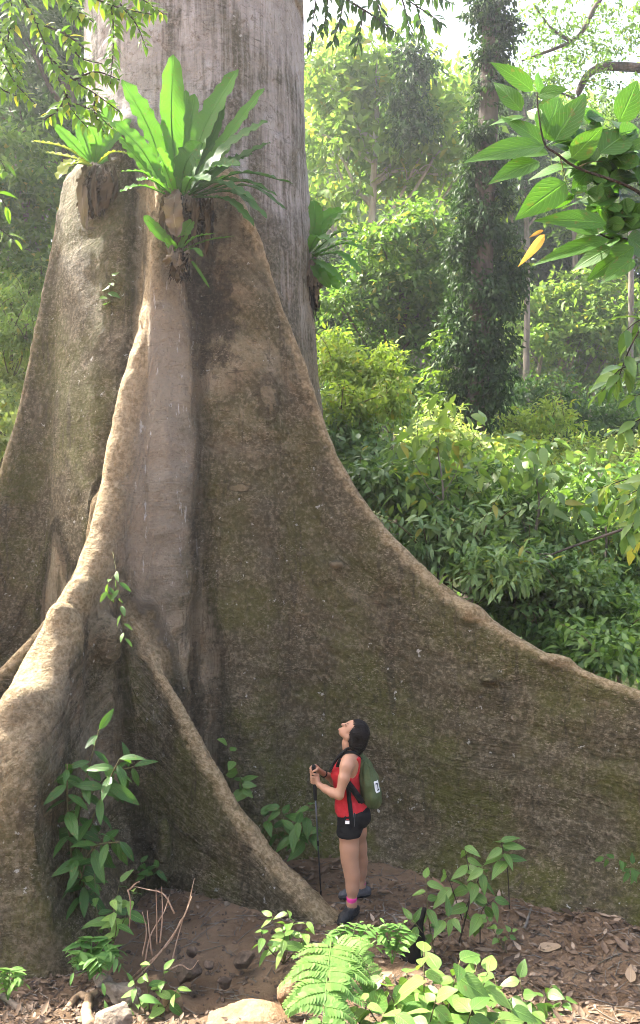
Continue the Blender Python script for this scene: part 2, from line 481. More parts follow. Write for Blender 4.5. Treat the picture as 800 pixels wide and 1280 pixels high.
def soil_mat():
    m, nt, out = newmat('forest_soil'); g = NT(nt)
    pos = g.n('NewGeometry').outputs['Position']
    a = g.noise(pos, 1.6, 6, .6); f = g.noise(pos, 22, 6, .7); s = g.noise(pos, 90, 4, .7)
    c = g.mix(g.ramp(a, .35, .65), (.145, .092, .053), (.25, .170, .105))
    c = g.mix(g.math('MULTIPLY', g.ramp(f, .5, .7), .6), c, (.22, .16, .108))
    c = g.mix(g.math('MULTIPLY', g.ramp(s, .58, .7), .5), c, (.07, .045, .03))
    peb = g.ramp(g.vor(pos, 34), .0, .28, 1, 0)
    h = g.math('ADD', g.math('ADD', f, g.math('MULTIPLY', s, .4)), g.math('MULTIPLY', peb, .25))
    # leaf mould and undergrowth tone away from the trodden earth
    sx = g.n('SeparateXYZ'); g.l(pos, sx.inputs[0])
    wood = g.ramp(sx.outputs[1], 9.5, 12.5)
    c = g.mix(wood, c, g.mix(f, (.03, .045, .015), (.08, .085, .03)))
    nm = g.bump(h, .06)
    b = g.bsdf(c, .92, .15, nm); g.l(b.outputs[0], out.inputs[0]); return m

def litter_mat():
    m, nt, out = newmat('dead_leaf'); g = NT(nt)
    geo = g.n('NewGeometry'); r = geo.outputs['Random Per Island']
    c = g.mix(g.ramp(r, 0, .6), (.050, .032, .020), (.145, .098, .062))
    c = g.mix(g.ramp(r, .82, 1.), c, (.29, .22, .155))
    c = g.mix(g.math('MULTIPLY', g.ramp(g.noise(geo.outputs['Position'], 40, 3), .45, .7), .5), c, (.06, .04, .025))
    b = g.bsdf(c, .7, .25); g.l(b.outputs[0], out.inputs[0]); return m

def rock_mat(name, a, b_, moss=.3):
    m, nt, out = newmat(name); g = NT(nt)
    pos = g.n('NewGeometry').outputs['Position']
    f = g.noise(pos, 9, 6, .65); s = g.noise(pos, 50, 4, .7)
    c = g.mix(g.ramp(f, .35, .65), a, b_)
    c = g.mix(g.math('MULTIPLY', g.ramp(s, .55, .7), .5), c, tuple(x * .45 for x in a))
    c = g.mix(g.math('MULTIPLY', g.ramp(g.noise(pos, 4, 3), .5, .65), moss), c, (.07, .075, .03))
    nm = g.bump(g.math('ADD', f, g.math('MULTIPLY', s, .5)), .03)
    b = g.bsdf(c, .85, .2, nm); g.l(b.outputs[0], out.inputs[0]); return m

M = {}
M['bark'] = bark_mat()
M['soil'] = soil_mat()
M['litter'] = litter_mat()
M['rock_grey'] = rock_mat('grey_stone', (.15, .115, .08), (.28, .225, .165))
M['rock_tan'] = rock_mat('tan_stone', (.19, .115, .062), (.29, .19, .11), .15)
M['rock_dark'] = rock_mat('damp_stone', (.07, .05, .036), (.14, .10, .07), .1)
M['root'] = trunk_mat('bare_root', (.25, .17, .1), (.4, .28, .17), 14, .1)
M['pale_trunk'] = trunk_mat('pale_trunk', (.25, .23, .2), (.42, .40, .36), 6, .35)
M['dark_trunk'] = trunk_mat('dark_trunk', (.045, .038, .03), (.11, .09, .07), 8, .4)
M['grey_trunk'] = trunk_mat('grey_trunk', (.12, .105, .085), (.22, .195, .16), 8, .4)
M['stem'] = trunk_mat('green_stem', (.07, .07, .03), (.15, .13, .06), 40, .1)
M['twig'] = trunk_mat('dry_twig', (.30, .19, .12), (.48, .34, .24), 60, .0)
M['darktwig'] = trunk_mat('dark_twig', (.03, .024, .018), (.07, .055, .04), 60, .2)
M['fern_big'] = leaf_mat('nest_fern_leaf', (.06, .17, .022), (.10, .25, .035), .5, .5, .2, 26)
M['fern_yel'] = leaf_mat('yellowing_fern_leaf', (.16, .26, .03), (.34, .36, .05), .45, .45, .3, 0, .22, (.42, .22, .04))
M['fern_dead'] = leaf_mat('withered_frond', (.026, .019, .011), (.10, .075, .045), .06, .85, .1)
M['fern_shaded'] = leaf_mat('shaded_nest_fern_leaf', (.028, .088, .016), (.05, .135, .022), .38, .52, .2, 26)  # nest fern leaf with shade put into its colour, for right-hand fronds
M['fern_grey'] = leaf_mat('grey_withered_frond', (.10, .082, .06), (.18, .15, .112), .06, .85, .1, 22)
M['rootmass'] = simple('fern_root_fibre', (.016, .012, .009), .95, .1, .4, 30, .03, 60)
M['big_leaf'] = leaf_mat('broad_leaf', (.035, .10, .016), (.085, .20, .03), .45, .45, .22, 9)
M['orange_leaf'] = leaf_mat('young_orange_leaf', (.42, .22, .06), (.50, .30, .10), .45, .45, .3, 8)
M['branch_leaf'] = leaf_mat('overhanging_leaf', (.06, .15, .018), (.17, .29, .035), .45, .52, .2, 0, .06, (.4, .4, .05))
M['glossy'] = leaf_mat('glossy_plant_leaf', (.03, .085, .02), (.07, .155, .03), .35, .42, .3, 10)
M['mid_plant'] = leaf_mat('plant_leaf', (.055, .135, .028), (.12, .22, .045), .35, .4, .4, 9, .05)
M['bright_plant'] = leaf_mat('bright_plant_leaf', (.075, .175, .035), (.19, .30, .07), .36, .45, .3, 8, .10, (.52, .46, .07))
M['pale_fern'] = leaf_mat('pale_fern_leaf', (.10, .21, .048), (.16, .27, .068), .4, .55, .2)
M['green_fern'] = leaf_mat('green_fern_leaf', (.07, .17, .04), (.14, .26, .06), .38, .5, .3)
M['shrub_grey'] = leaf_mat('grey_green_shrub_leaf', (.085, .165, .055), (.20, .30, .11), .42, .42, .4, 0, .02)
M['shrub_mid'] = leaf_mat('mid_green_leaf', (.06, .135, .03), (.15, .25, .06), .42, .42, .4)
M['shrub_yel'] = leaf_mat('yellow_green_leaf', (.14, .23, .04), (.29, .38, .085), .48, .52, .2, 0, .08)
M['shrub_pale'] = leaf_mat('pale_leaf', (.17, .25, .075), (.38, .44, .18), .42, .52, .2, 0, .05)
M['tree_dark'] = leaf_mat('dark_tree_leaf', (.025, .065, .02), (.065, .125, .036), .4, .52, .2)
M['tree_mid'] = leaf_mat('tree_leaf', (.055, .125, .028), (.14, .23, .055), .46, .52, .2, 0, .04)
M['tree_light'] = leaf_mat('light_tree_leaf', (.10, .19, .045), (.23, .33, .09), .48, .52, .2, 0, .04)
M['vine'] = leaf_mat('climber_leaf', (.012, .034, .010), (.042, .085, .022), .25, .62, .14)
M['vine_edge'] = leaf_mat('sun_tinted_climber_leaf', (.06, .13, .02), (.17, .25, .04), .4, .4, .4)  # brighter copy of the climber leaf, sunlight put into its colour
M['skin'] = simple('skin', (.38, .205, .125), .5, .35, .08, 14, .0015, 220, sss=.12)
M['lips'] = simple('lip_skin', (.42, .15, .12), .4, .4, .05)
M['hair'] = simple('black_hair', (.007, .005, .0045), .45, .16, .4, 60, .004, 140)
M['red'] = simple('red_fabric', (.40, .014, .020), .75, .2, .12, 30, .004, 90)
M['black_cloth'] = simple('black_fabric', (.008, .008, .009), .8, .12, .3, 40, .004, 120)
M['grey_line'] = simple('grey_seam', (.10, .10, .10), .7, .2)
M['pink'] = simple('pink_knit', (.58, .045, .22), .85, .2, .1, 60, .003, 300)
M['shoe_dark'] = simple('dark_shoe', (.02, .02, .02), .6, .3, .4, 40, .004, 200)
M['shoe_grey'] = simple('grey_shoe', (.075, .075, .08), .6, .3, .5, 45, .004, 200)
M['sole'] = simple('shoe_sole', (.012, .012, .012), .7, .3)
M['bag'] = simple('green_canvas', (.066, .088, .036), .8, .2, .14, 18, .006, 45)
M['white'] = simple('white_print', (.75, .75, .73), .6, .3, .04)
M['ink'] = simple('dark_print', (.03, .035, .05), .6, .3)
M['pole'] = simple('grey_metal', (.09, .10, .12), .35, .5, .1, metal=.6)
M['grip'] = simple('black_foam', (.012, .012, .013), .85, .2, .2, 60, .003, 200)
# ------------------------------------------------------------------ ground
def ground(x, y):
    x = np.asarray(x, float); y = np.asarray(y, float)
    s = np.maximum(5.35 - y, 0)
    z = .30 * s + .02 * s * s * (s < 3) + .18 * (s >= 3)
    z = z + .35 * smooth(-2.3, -6, x) * smooth(4.5, 6.5, y)
    beh = np.maximum(y - 9.2, 0)
    z = z - .32 * np.minimum(beh, 6) + .50 * np.maximum(y - 17, 0) * smooth(17, 26, y)
    z = z - .15 * np.maximum(y - 55, 0) - .35 * np.maximum(y - 95, 0)
    z = z + .25 * smooth(-3.5, -8, x) * np.minimum(beh, 10)
    return z

rng = np.random.default_rng(7)
def axis(a, b, c, d, fine, grow=1.16):
    core = list(np.arange(b, c + fine, fine)); st = fine; lo = b; hi = core[-1]
    L, H = [], []
    while lo > a: st *= grow; lo -= st; L.append(lo)
    st = fine
    while hi < d: st *= grow; hi += st; H.append(hi)
    return np.array(L[::-1] + core + H)
gx = axis(-160, -3.2, 4.2, 160, .032, 1.2); gy = axis(-60, 4.3, 8.6, 200, .032, 1.2)
GX, GY = np.meshgrid(gx, gy, indexing='ij')
gp = np.stack([GX.ravel(), GY.ravel(), np.zeros(GX.size)], -1)
def rough_ground(p):
    q = np.stack([p[:, 0], p[:, 1], np.zeros(len(p))], -1)
    z = ground(p[:, 0], p[:, 1])
    flat = 1 - .93 * np.exp(-(((p[:, 0] - .15) / .62) ** 4 + ((p[:, 1] - 6.72) / .42) ** 4))      # trodden flat where the hiker stands
    z = z + flat * (.05 * fbm(q * 1.3, 3, 3) + .022 * fbm(q * 6., 5, 4, .6))
    far = smooth(12, 20, p[:, 1]); z = z + far * 1.2 * fbm(q * .11, 9, 3)
    # the trodden hollow between the front buttresses and the hump of bare earth at the front edge
    hol = np.exp(-(((p[:, 0] + .85) / .55) ** 2 + ((p[:, 1] - 5.95) / .42) ** 2)); z = z - .10 * hol
    return z
gp[:, 2] = rough_ground(gp)
def gz(x, y):
    return float(rough_ground(np.array([[x, y, 0.]]))[0])
n1, n2 = GX.shape
I = np.arange(n1 - 1)[:, None] * n2; J = np.arange(n2 - 1)[None]
gf = np.stack([I + J, I + n2 + J, I + n2 + J + 1, I + J + 1], -1).reshape(-1, 4)
tag(MB().add(gp, gf).build('ground', M['soil']), kind='structure')

# ------------------------------------------------------------------ the giant buttressed tree
TC = np.array([-1.46, 9.5])
def fin(px, lead=None, world=False):
    """crest of a buttress: points with half thickness -> plan line, crest height and thickness"""
    C = np.array([list(p[:3]) if world else P(*p[:3]) for p in px]); T = np.array([p[3] for p in px])
    a = np.array([TC[0] if lead is None else lead[0], TC[1] if lead is None else lead[1], C[0, 2] + .25])
    C = np.vstack([a, C]); T = np.concatenate([[T[0]], T])
    n = 90
    Q = catmull(C, n); tt = np.interp(np.linspace(0, len(T) - 1, n), np.arange(len(T)), T)
    return Q, tt
FINS = [
 # right buttress, sweeping out of the frame
 ('R', fin([(284,222,8.12,.09),(304,255,8.05,.085),(325,300,8.05,.08),(347,370,8.12,.075),(378,450,8.17,.075),(418,556,8.13,.075),(460,630,8.03,.075),(520,700,7.85,.075),(590,758,7.58,.08),(690,815,7.22,.08),(800,862,6.85,.08),(900,908,6.5,.08),(985,1000,6.25,.08),(1050,1180,6.1,.085)], (-1.25, 8.7))),
 # front buttress: rounded sunlit ridge ending in the stout root at the left
 ('B', fin([(200,215,7.98,.11),(186,330,7.86,.10),(170,420,7.76,.10),(150,520,7.62,.10),(134,600,7.46,.10),(116,680,7.26,.11),(90,738,7.02,.13),(66,792,6.70,.17),(38,856,6.32,.21),(8,905,6.02,.28),(-12,985,5.86,.34),(-20,1110,5.76,.37),(-26,1300,5.68,.37)])),
 # small middle buttress
 ('C', fin([(160,735,7.62,.06),(185,800,7.4,.056),(215,860,7.24,.056),(250,930,7.06,.056),(300,1010,6.86,.056),(350,1074,6.70,.056),(398,1126,6.56,.055),(424,1150,6.48,.06),(450,1185,6.40,.05)])),
 # tall left buttress behind
 ('D', fin([(128,200,8.45,.12),(104,222,8.7,.11),(85,236,8.92,.10),(61,320,8.95,.09),(40,420,8.92,.09),(10,550,8.82,.09),(-22,640,8.7,.09),(-85,745,8.4,.1),(-180,890,8.1,.11),(-260,1100,8.0,.12)], (-2.02, 8.35))),
 # low edge behind the front ridge
 ('E', fin([(128,620,7.85,.05),(112,668,7.75,.05),(84,735,7.62,.055),(50,785,7.5,.055),(0,840,7.36,.06),(-80,915,7.1,.07),(-160,1080,6.95,.07)], (-1.55, 8.6))),
 # buttress at the back
 ('F', fin([(-.55,10.5,4.7,.12),(.05,11.0,3.2,.12),(.7,11.5,1.6,.12),(1.4,12.0,.2,.12),(1.9,12.3,-2.,.12)], None, True)),
]
H = .04
lo = np.array([-5.9, 4.75, -.9]); hi = np.array([4.5, 12.6, 9.35])
nn = np.ceil((hi - lo) / H).astype(int) + 1
ax = [lo[i] + H * np.arange(nn[i]) for i in range(3)]
X2, Y2 = np.meshgrid(ax[0], ax[1], indexing='ij')
G2 = ground(X2, Y2)
zz = ax[2][None, None, :].astype(np.float32)
def trunk_r(z):
    return 1.26 + .46 * np.exp(-(np.maximum(z, 0) / 4.6) ** 2) + .012 * np.maximum(9 - z, 0) * 0
ang = np.arctan2(Y2 - TC[1], X2 - TC[0])
flute = .05 * np.sin(5 * ang + 1.) + .03 * np.sin(9 * ang)
rad = np.hypot(X2 - TC[0], Y2 - TC[1])
Fd = (rad[..., None] - (trunk_r(zz) + flute[..., None] * np.exp(-np.maximum(zz - 3, 0) / 5))).astype(np.float32)
owner = np.zeros(Fd.shape, np.int8); best = Fd.copy()
crestd = np.full(Fd.shape, -9., np.float32)
pp = np.stack([X2.ravel(), Y2.ravel()], -1)
for k, (nm, (Q, tt)) in enumerate(FINS):
    a, b = Q[:-1, :2], Q[1:, :2]
    ab = b - a; L2 = np.maximum((ab ** 2).sum(1), 1e-9)
    bd = np.full(len(pp), 1e9); hz = np.zeros(len(pp)); tk = np.zeros(len(pp)); sl = np.zeros(len(pp))
    slope = np.abs(Q[1:, 2] - Q[:-1, 2]) / np.sqrt(L2)
    slope = np.convolve(np.pad(slope, 3, 'edge'), np.ones(7) / 7, 'valid')
    for i in range(len(a)):
        t = np.clip(((pp - a[i]) * ab[i]).sum(1) / L2[i], 0, 1)
        d = np.hypot(*(pp - a[i] - t[:, None] * ab[i]).T)
        m = d < bd
        bd[m] = d[m]; hz[m] = (Q[i, 2] + t * (Q[i + 1, 2] - Q[i, 2]))[m]
        tk[m] = (tt[i] + t * (tt[i + 1] - tt[i]))[m]; sl[m] = slope[i]
    wob = fbm(np.stack([pp[:, 0] * 1.1, pp[:, 1] * 1.1, np.full(len(pp), k * 7.)], -1), 40 + k, 3)
    hz = hz + .025 * wob
    sh = X2.shape
    bd, hz, tk, sl = [q.reshape(sh)[..., None].astype(np.float32) for q in (bd, hz, tk, sl)]
    g3 = G2[..., None].astype(np.float32)
    down = np.maximum(hz - zz, 0)
    th = tk + .035 * np.minimum(down, 4) * {'B': 1.3, 'C': .35, 'E': .4}.get(nm, 1.) + .36 * np.exp(-np.maximum(zz - g3, 0) / .38) * (.22 if nm in 'CE' else 1.)
    lat = bd - th
    top = (zz - hz) / np.sqrt(1 + np.minimum(sl, 6) ** 2)
    r = np.minimum(tk * (.8 if nm == 'B' else .6), .24)
    q1 = np.maximum(lat + r, 0); q2 = np.maximum(top + r, 0)
    d = np.sqrt(q1 * q1 + q2 * q2) - r + np.minimum(np.maximum(lat + r, top + r), 0)
    d = d.astype(np.float32)
    m = d < best
    owner[m] = k + 1; best[m] = d[m]
    crestd = np.where(m, top, crestd)
    Fd = smin(Fd, d, np.float32(.22 if nm in 'CE' else .34))
    del d, lat, top, q1, q2, th, down, m
def column(pts, rads, k=.10):
    """a rounded fold of the bole between two buttresses"""
    global Fd
    pts = [P(*p) for p in pts]
    for a, b, ra, rb in zip(pts[:-1], pts[1:], rads[:-1], rads[1:]):
        i0 = np.maximum(((np.minimum(a, b) - .6 - lo) / H).astype(int), 0); i1 = np.minimum(((np.maximum(a, b) + .6 - lo) / H).astype(int), nn)
        s = tuple(slice(i0[i], i1[i]) for i in range(3))
        q = np.stack(np.meshgrid(*[ax[i][s[i]] for i in range(3)], indexing='ij'), -1).astype(np.float32) - a.astype(np.float32)
        ab = (b - a); t = np.clip((q @ ab.astype(np.float32)) / (ab @ ab), 0, 1)
        d = np.linalg.norm(q - t[..., None] * ab.astype(np.float32), axis=-1) - (ra + (rb - ra) * t)
        Fd[s] = smin(Fd[s], d.astype(np.float32), k)
column([(216,290,8.10), (214,420,8.06), (208,560,7.98), (202,720,7.88), (198,880,7.76), (194,1120,7.6)], [.16, .25, .30, .33, .35, .42], .16)
column([(150,215,8.35), (143,330,8.3), (138,470,8.28), (132,640,8.2), (125,900,8.1)], [.10, .13, .15, .16, .2])
column([(262,420,8.17), (268,560,8.13), (285,720,8.08), (310,880,7.95), (335,1060,7.7)], [.05, .08, .10, .12, .16], .2)
def lump(px, py, Y, r, k=.12):
    """a knot or burl on the tree"""
    global Fd
    c = P(px, py, Y); r = np.array(r, float)
    i0 = np.maximum(((c - r.max() - .3 - lo) / H).astype(int), 0); i1 = np.minimum(((c + r.max() + .3 - lo) / H).astype(int), nn)
    s = tuple(slice(i0[i], i1[i]) for i in range(3))
    q = np.stack(np.meshgrid(*[ax[i][s[i]] for i in range(3)], indexing='ij'), -1) - c
    k0 = np.linalg.norm(q / r, axis=-1); k1 = np.linalg.norm(q / (r * r), axis=-1)
    Fd[s] = smin(Fd[s], (k0 * (k0 - 1) / np.maximum(k1, 1e-6)).astype(np.float32), k)
for a in [(588,766,7.5,(.11,.06,.05)), (694,824,7.12,(.15,.07,.06)), (610,850,7.3,(.10,.10,.05)), (98,742,6.98,(.09,.08,.12)), (74,778,6.78,(.08,.07,.16)),
          (140,800,7.13,(.10,.10,.22)), (28,880,6.15,(.13,.16,.14)), (178,1085,7.0,(.10,.12,.12)), (205,1060,6.98,(.05,.07,.28)),
          (310,1036,6.78,(.045,.05,.07)), (420,705,7.85,(.1,.1,.05)), (335,500,8.0,(.08,.09,.15))]:
    lump(*a)
V, Q4 = surface_nets(Fd, lo, H)
for it in range(2):
    A = np.zeros_like(V); c = np.zeros(len(V))
    for k in range(4):
        for d in (1, 3):
            np.add.at(A, Q4[:, k], V[Q4[:, (k + d) % 4]]); np.add.at(c, Q4[:, k], 1)
    V = V * .6 + .4 * A / np.maximum(c, 1)[:, None]
gi = np.clip(((V - lo) / H).round().astype(int), 0, nn - 1)
own = owner[gi[:, 0], gi[:, 1], gi[:, 2]].astype(int)
crv = crestd[gi[:, 0], gi[:, 1], gi[:, 2]]
N = vnormals(V, Q4)
upm = smooth(4.9, 7.0, V[:, 2] + .5 * fbm(V * .9, 60, 2)) * (own == 0)
for _ in range(8):      # soft change between the trunk's grey and the buttresses' brown
    A = np.zeros(len(V)); c = np.zeros(len(V))
    for k in range(4):
        np.add.at(A, Q4[:, k], upm[Q4[:, (k + 1) % 4]]); np.add.at(c, Q4[:, k], 1)
    upm = upm * .4 + .6 * A / np.maximum(c, 1)
crm = smooth(-.11, -.04, crv) * (own > 0) * (own != 4)
crm = np.where(own == 4, .5 * smooth(-.08, -.0, crv), crm)
crm = np.where(own == 2, smooth(-.20, -.06, crv) * (.25 + .75 * smooth(.7, 2.3, V[:, 2] - ground(V[:, 0], V[:, 1]))), crm)
hgt = V[:, 2] - ground(V[:, 0], V[:, 1])
msm = np.clip(np.select([own == 4, own == 1, own == 3, own == 5], [1.25 - .10 * hgt, 1.15 - .17 * hgt, .8, 1.], .25 + .4 * np.exp(-hgt) + .4 * (own == 2) * smooth(1.6, .2, hgt)), 0, 1.2)
# relief: soft swells, wrinkles lying across the flow, upright folds on the trunk
# flow of the fibres: along the crest on the buttresses, upright on the bole
flow = np.arctan2(V[:, 1] - TC[1], V[:, 0] - TC[0]) * 1.5
for k, (nm, (Qc, tt)) in enumerate(FINS):
    m = np.nonzero(own == k + 1)[0]
    if not len(m): continue
    bd = np.full(len(m), 1e9); hz = np.ones(len(m))
    for q in np.repeat(Qc, 1, 0):
        d = np.hypot(V[m, 0] - q[0], V[m, 1] - q[1]); w_ = d < bd; bd[w_] = d[w_]; hz[w_] = q[2]
    flow[m] = (V[m, 2] + .4) / np.maximum(hz + .4, .3) * np.maximum(hz, .6) ** .35 + k * 3
for _ in range(4):
    A = flow.copy(); c = np.ones(len(V))
    for k in range(4):
        np.add.at(A, Q4[:, k], flow[Q4[:, (k + 1) % 4]]); np.add.at(c, Q4[:, k], 1)
    flow = A / c
dsp = .035 * fbm(V * .9, 70, 3) + .007 * fbm(V * np.array([2.2, 2.2, 9.]), 74, 2) + .006 * fbm(V * 7., 78, 2)
fl3 = np.stack([flow * 9, V[:, 0] * .5, V[:, 2] * .5], -1)
dsp += (own > 0) * (.030 * fbm(fl3, 88, 3) + (own == 1) * .050 * np.exp(-hgt / 2.2) * fbm(fl3 * np.array([.55, 1, 1]), 98, 2)) * np.clip(-crv * 2.5, 0, 1)
dsp += (own == 0) * (.022 - .015 * upm) * fbm(V * np.array([4.5, 4.5, .4]), 81, 3)
dsp += (own == 2) * .022 * fbm(V * np.array([4., 4., .9]), 85, 3)
V = V + N * dsp[:, None]
N = vnormals(V, Q4)
root = thing('buttress_tree', 'giant rainforest tree with a grey trunk and tall brown flaring buttress roots', 'tree', (TC[0], TC[1], 0))
oh = np.eye(7)[own]
for _ in range(10):      # one clean seam between neighbouring parts
    A = oh.copy()
    for k in range(4):
        np.add.at(A, Q4[:, k], oh[Q4[:, (k + 1) % 4]])
    oh = A / A.sum(1, keepdims=True)
fo = oh[Q4].sum(1).argmax(1)
def pieces(q, nv):
    lab = np.arange(nv)
    while True:
        m = lab[q].min(1); new = lab.copy()
        for k in range(4): np.minimum.at(new, q[:, k], m)
        new = new[new]
        if (new == lab).all(): return lab
        lab = new
for k in range(1, 7):    # stray islands go back to the trunk
    f = np.nonzero(fo == k)[0]
    if len(f):
        lb = pieces(Q4[f], len(V))[Q4[f, 0]]
        u, cn = np.unique(lb, return_counts=True)
        fo[f[lb != u[cn.argmax()]]] = 0
names = ['trunk'] + ['buttress'] * 6
plabels = [None, 'long brown mossy buttress sweeping down behind the hiker', 'rounded sunlit ridge ending in a stout root at the front', 'small thin buttress running down to the bare earth', 'tall dark mossy buttress standing at the left', 'low thin root edge behind the sunlit ridge', None]
for k in range(7):
    q = Q4[fo == k]
    if not len(q): continue
    ids, inv = np.unique(q, return_inverse=True); q = inv.reshape(q.shape)
    mb = MB().add(V[ids], q)
    if k == 0:
        t = []
    o = mb.build(names[k], M['bark'], root)
    if plabels[k]: o['label'] = plabels[k]
    me = o.data
    ca = me.color_attributes.new('surf', 'FLOAT_COLOR', 'POINT')
    ca.data.foreach_set('color', np.stack([crm[ids], msm[ids], upm[ids], flow[ids]], -1).astype(np.float32).ravel())
    me.normals_split_custom_set_from_vertices([tuple(n) for n in N[ids]])
tree_root = root
# the bole above the frame and the limbs of its crown
bole = MB()
tube(bole, [(TC[0], TC[1], 9.1), (TC[0], TC[1] + .1, 12), (TC[0] - .1, TC[1] + .2, 16.5), (TC[0] - .2, TC[1], 19)], [1.27, 1.2, 1.05, .5], seg=28, n=12)
bo = bole.build('upper_trunk', M['bark'], root)
ca = bo.data.color_attributes.new('surf', 'FLOAT_COLOR', 'POINT')
ca.data.foreach_set('color', np.tile(np.array([0, .1, 1, 1], np.float32), len(bo.data.vertices)))
# ------------------------------------------------------------------ ferns and plants near the tree
OV = leaf_shape(8, 2, 'ovate', .16, .28, width=.46)
LN = leaf_shape(8, 2, 'lance', .2, .32, .01, 10, width=.38)
BRD = leaf_shape(8, 2, 'ovate', .12, .22, .012, 14, width=.66)
OVN = leaf_shape(10, 3, 'ovate', .14, .16, .01, 9, width=.5)

def strap(mb, pts, width, face, n=22, nw=3, wave=.16, fold=.22, seed=0, shape=None, dead=0):
    """a strap-shaped frond along a curve, wavy at the margins"""
    r = np.random.default_rng(seed)
    C = catmull(pts, n); T = unit(np.gradient(C, axis=0))
    face = np.asarray(face, float)
    S = unit(np.cross(face, T)); Nn = np.cross(T, S)
    u = np.linspace(0, 1, n)
    w = np.minimum(1, .22 + 1.25 * u ** .7) * np.sqrt(np.clip(1 - np.clip((u - .45) / .55, 0, 1) ** 2.6, 0, 1)); w[-1] = .05
    w = w * width * .5 * (1 + .07 * np.sin(u * 31 + r.uniform(0, 6)))
    v = np.linspace(-1, 1, 2 * nw + 1)
    ph = r.uniform(0, 6, 2)
    out = []
    for j, x in enumerate(v):
        side = 0 if x < 0 else 1
        off = fold * abs(x) * w + wave * width * .5 * abs(x) ** 1.6 * np.sin(u * 44 + ph[side] + 2.2 * np.sin(u * 5 + ph[side])) * np.minimum(1, u * 4)
        if dead: off = off + dead * width * np.sin(u * 13 + x * 3 + ph[0]) * .25
        out.append(C + S * (x * w)[:, None] + Nn * off[:, None])
    V = np.stack(out, 1).reshape(-1, 3)
    nv = len(v); i = np.arange(n - 1)[:, None] * nv; j = np.arange(nv - 1)[None]
    F = np.stack([i + j, i + nv + j, i + nv + j + 1, i + j + 1], -1).reshape(-1, 4)
    UV = np.stack(np.meshgrid(u, v * .5 + .5, indexing='ij'), -1).reshape(-1, 2)
    mb.add(V, F, UV)
    tube(mb, C[:-2] + Nn[:-2] * .004 * 0 - Nn[:-2] * .003, .010 * width / .2, .003, 5, mi=1 if False else 0)

def nest_fern(name, label, Y, base, fronds, mat, dead, mass, group=None):
    b = P(*base, Y)
    root = thing(name, label, 'fern', b, group)
    for i, f in enumerate(fronds):
        pts, wd, face = f[0], f[1], f[2]
        m = M[f[3]] if len(f) > 3 else mat
        mb = MB(); strap(mb, [P(p[0], p[1], Y + (p[2] if len(p) > 2 else 0)) for p in pts], wd, face, seed=i + int(Y * 100))
        mb.build('frond', m, root)
    for i, f in enumerate(dead):
        mb = MB(); strap(mb, [P(p[0], p[1], Y + (p[2] if len(p) > 2 else 0)) for p in f[0]], f[1], (0, -1, .1), wave=.25, seed=50 + i, dead=.5, fold=.2)
        o = mb.build('withered_frond', M['fern_grey' if i == 0 else 'fern_dead'], root)
    if mass:
        fl = Field(np.min([P(a[0] - a[2], a[1] + a[3], Y) for a in mass], 0) - .35, np.max([P(a[0] + a[2], a[1] - a[3], Y) for a in mass], 0) + .35, .025)
        s = Y / FPX
        for a in mass:
            fl.ell(P(a[0], a[1], Y + a[4]), (a[2] * s * .5, min(a[2], a[3]) * s * .45, a[3] * s * .55), .05)
        sdf_part(fl, 'root_mass', M['rootmass'], root, disp=lambda v: .09 * fbm(v * np.array([16, 16, 3.5]), 31, 4))
        r = np.random.default_rng(int(Y * 37)); mb = MB()
        for k in range(170):
            a = mass[r.integers(len(mass))]
            x = a[0] + r.uniform(-1, 1) * a[2]; y = a[1] + r.uniform(-.2, .6) * a[3]; L = r.uniform(.6, 2.0) * a[3] + 8
            yy = Y + a[4] - min(a[2], a[3]) * s * .4 - r.uniform(-.04, .16)
            tube(mb, [P(x, y, yy), P(x + r.uniform(-3, 3), y + L * .5, yy - .02), P(x + r.uniform(-6, 6), y + L, yy + .03)], r.uniform(.004, .011), .002, 4, 6)
        mb.build('hanging_roots', M['rootmass'], root)
        for k in range(14 * len(mass)):
            a = mass[k % len(mass)]
            x = a[0] + r.uniform(-.9, .9) * a[2]; y = a[1] + r.uniform(-.9, .3) * a[3]; L = r.uniform(.7, 1.6) * a[3] + 14
            yy = Y + a[4] - min(a[2], a[3]) * s * .3 - r.uniform(0, .16); mb = MB()
            strap(mb, [P(x, y, yy), P(x + r.uniform(-4, 4), y + L * .5, yy - .07), P(x + r.uniform(-7, 7), y + L, yy + .02)], r.uniform(.03, .10), unit(np.array([r.normal(0, .9), -1, .1])), wave=.5, fold=.9, dead=1.2, seed=k + 9)
            mb.build('withered_frond', M['fern_dead' if k % 3 else 'fern_grey'], root)
    return root
CAMF = (0, -1, .25); UPF = (0, -.45, 1)
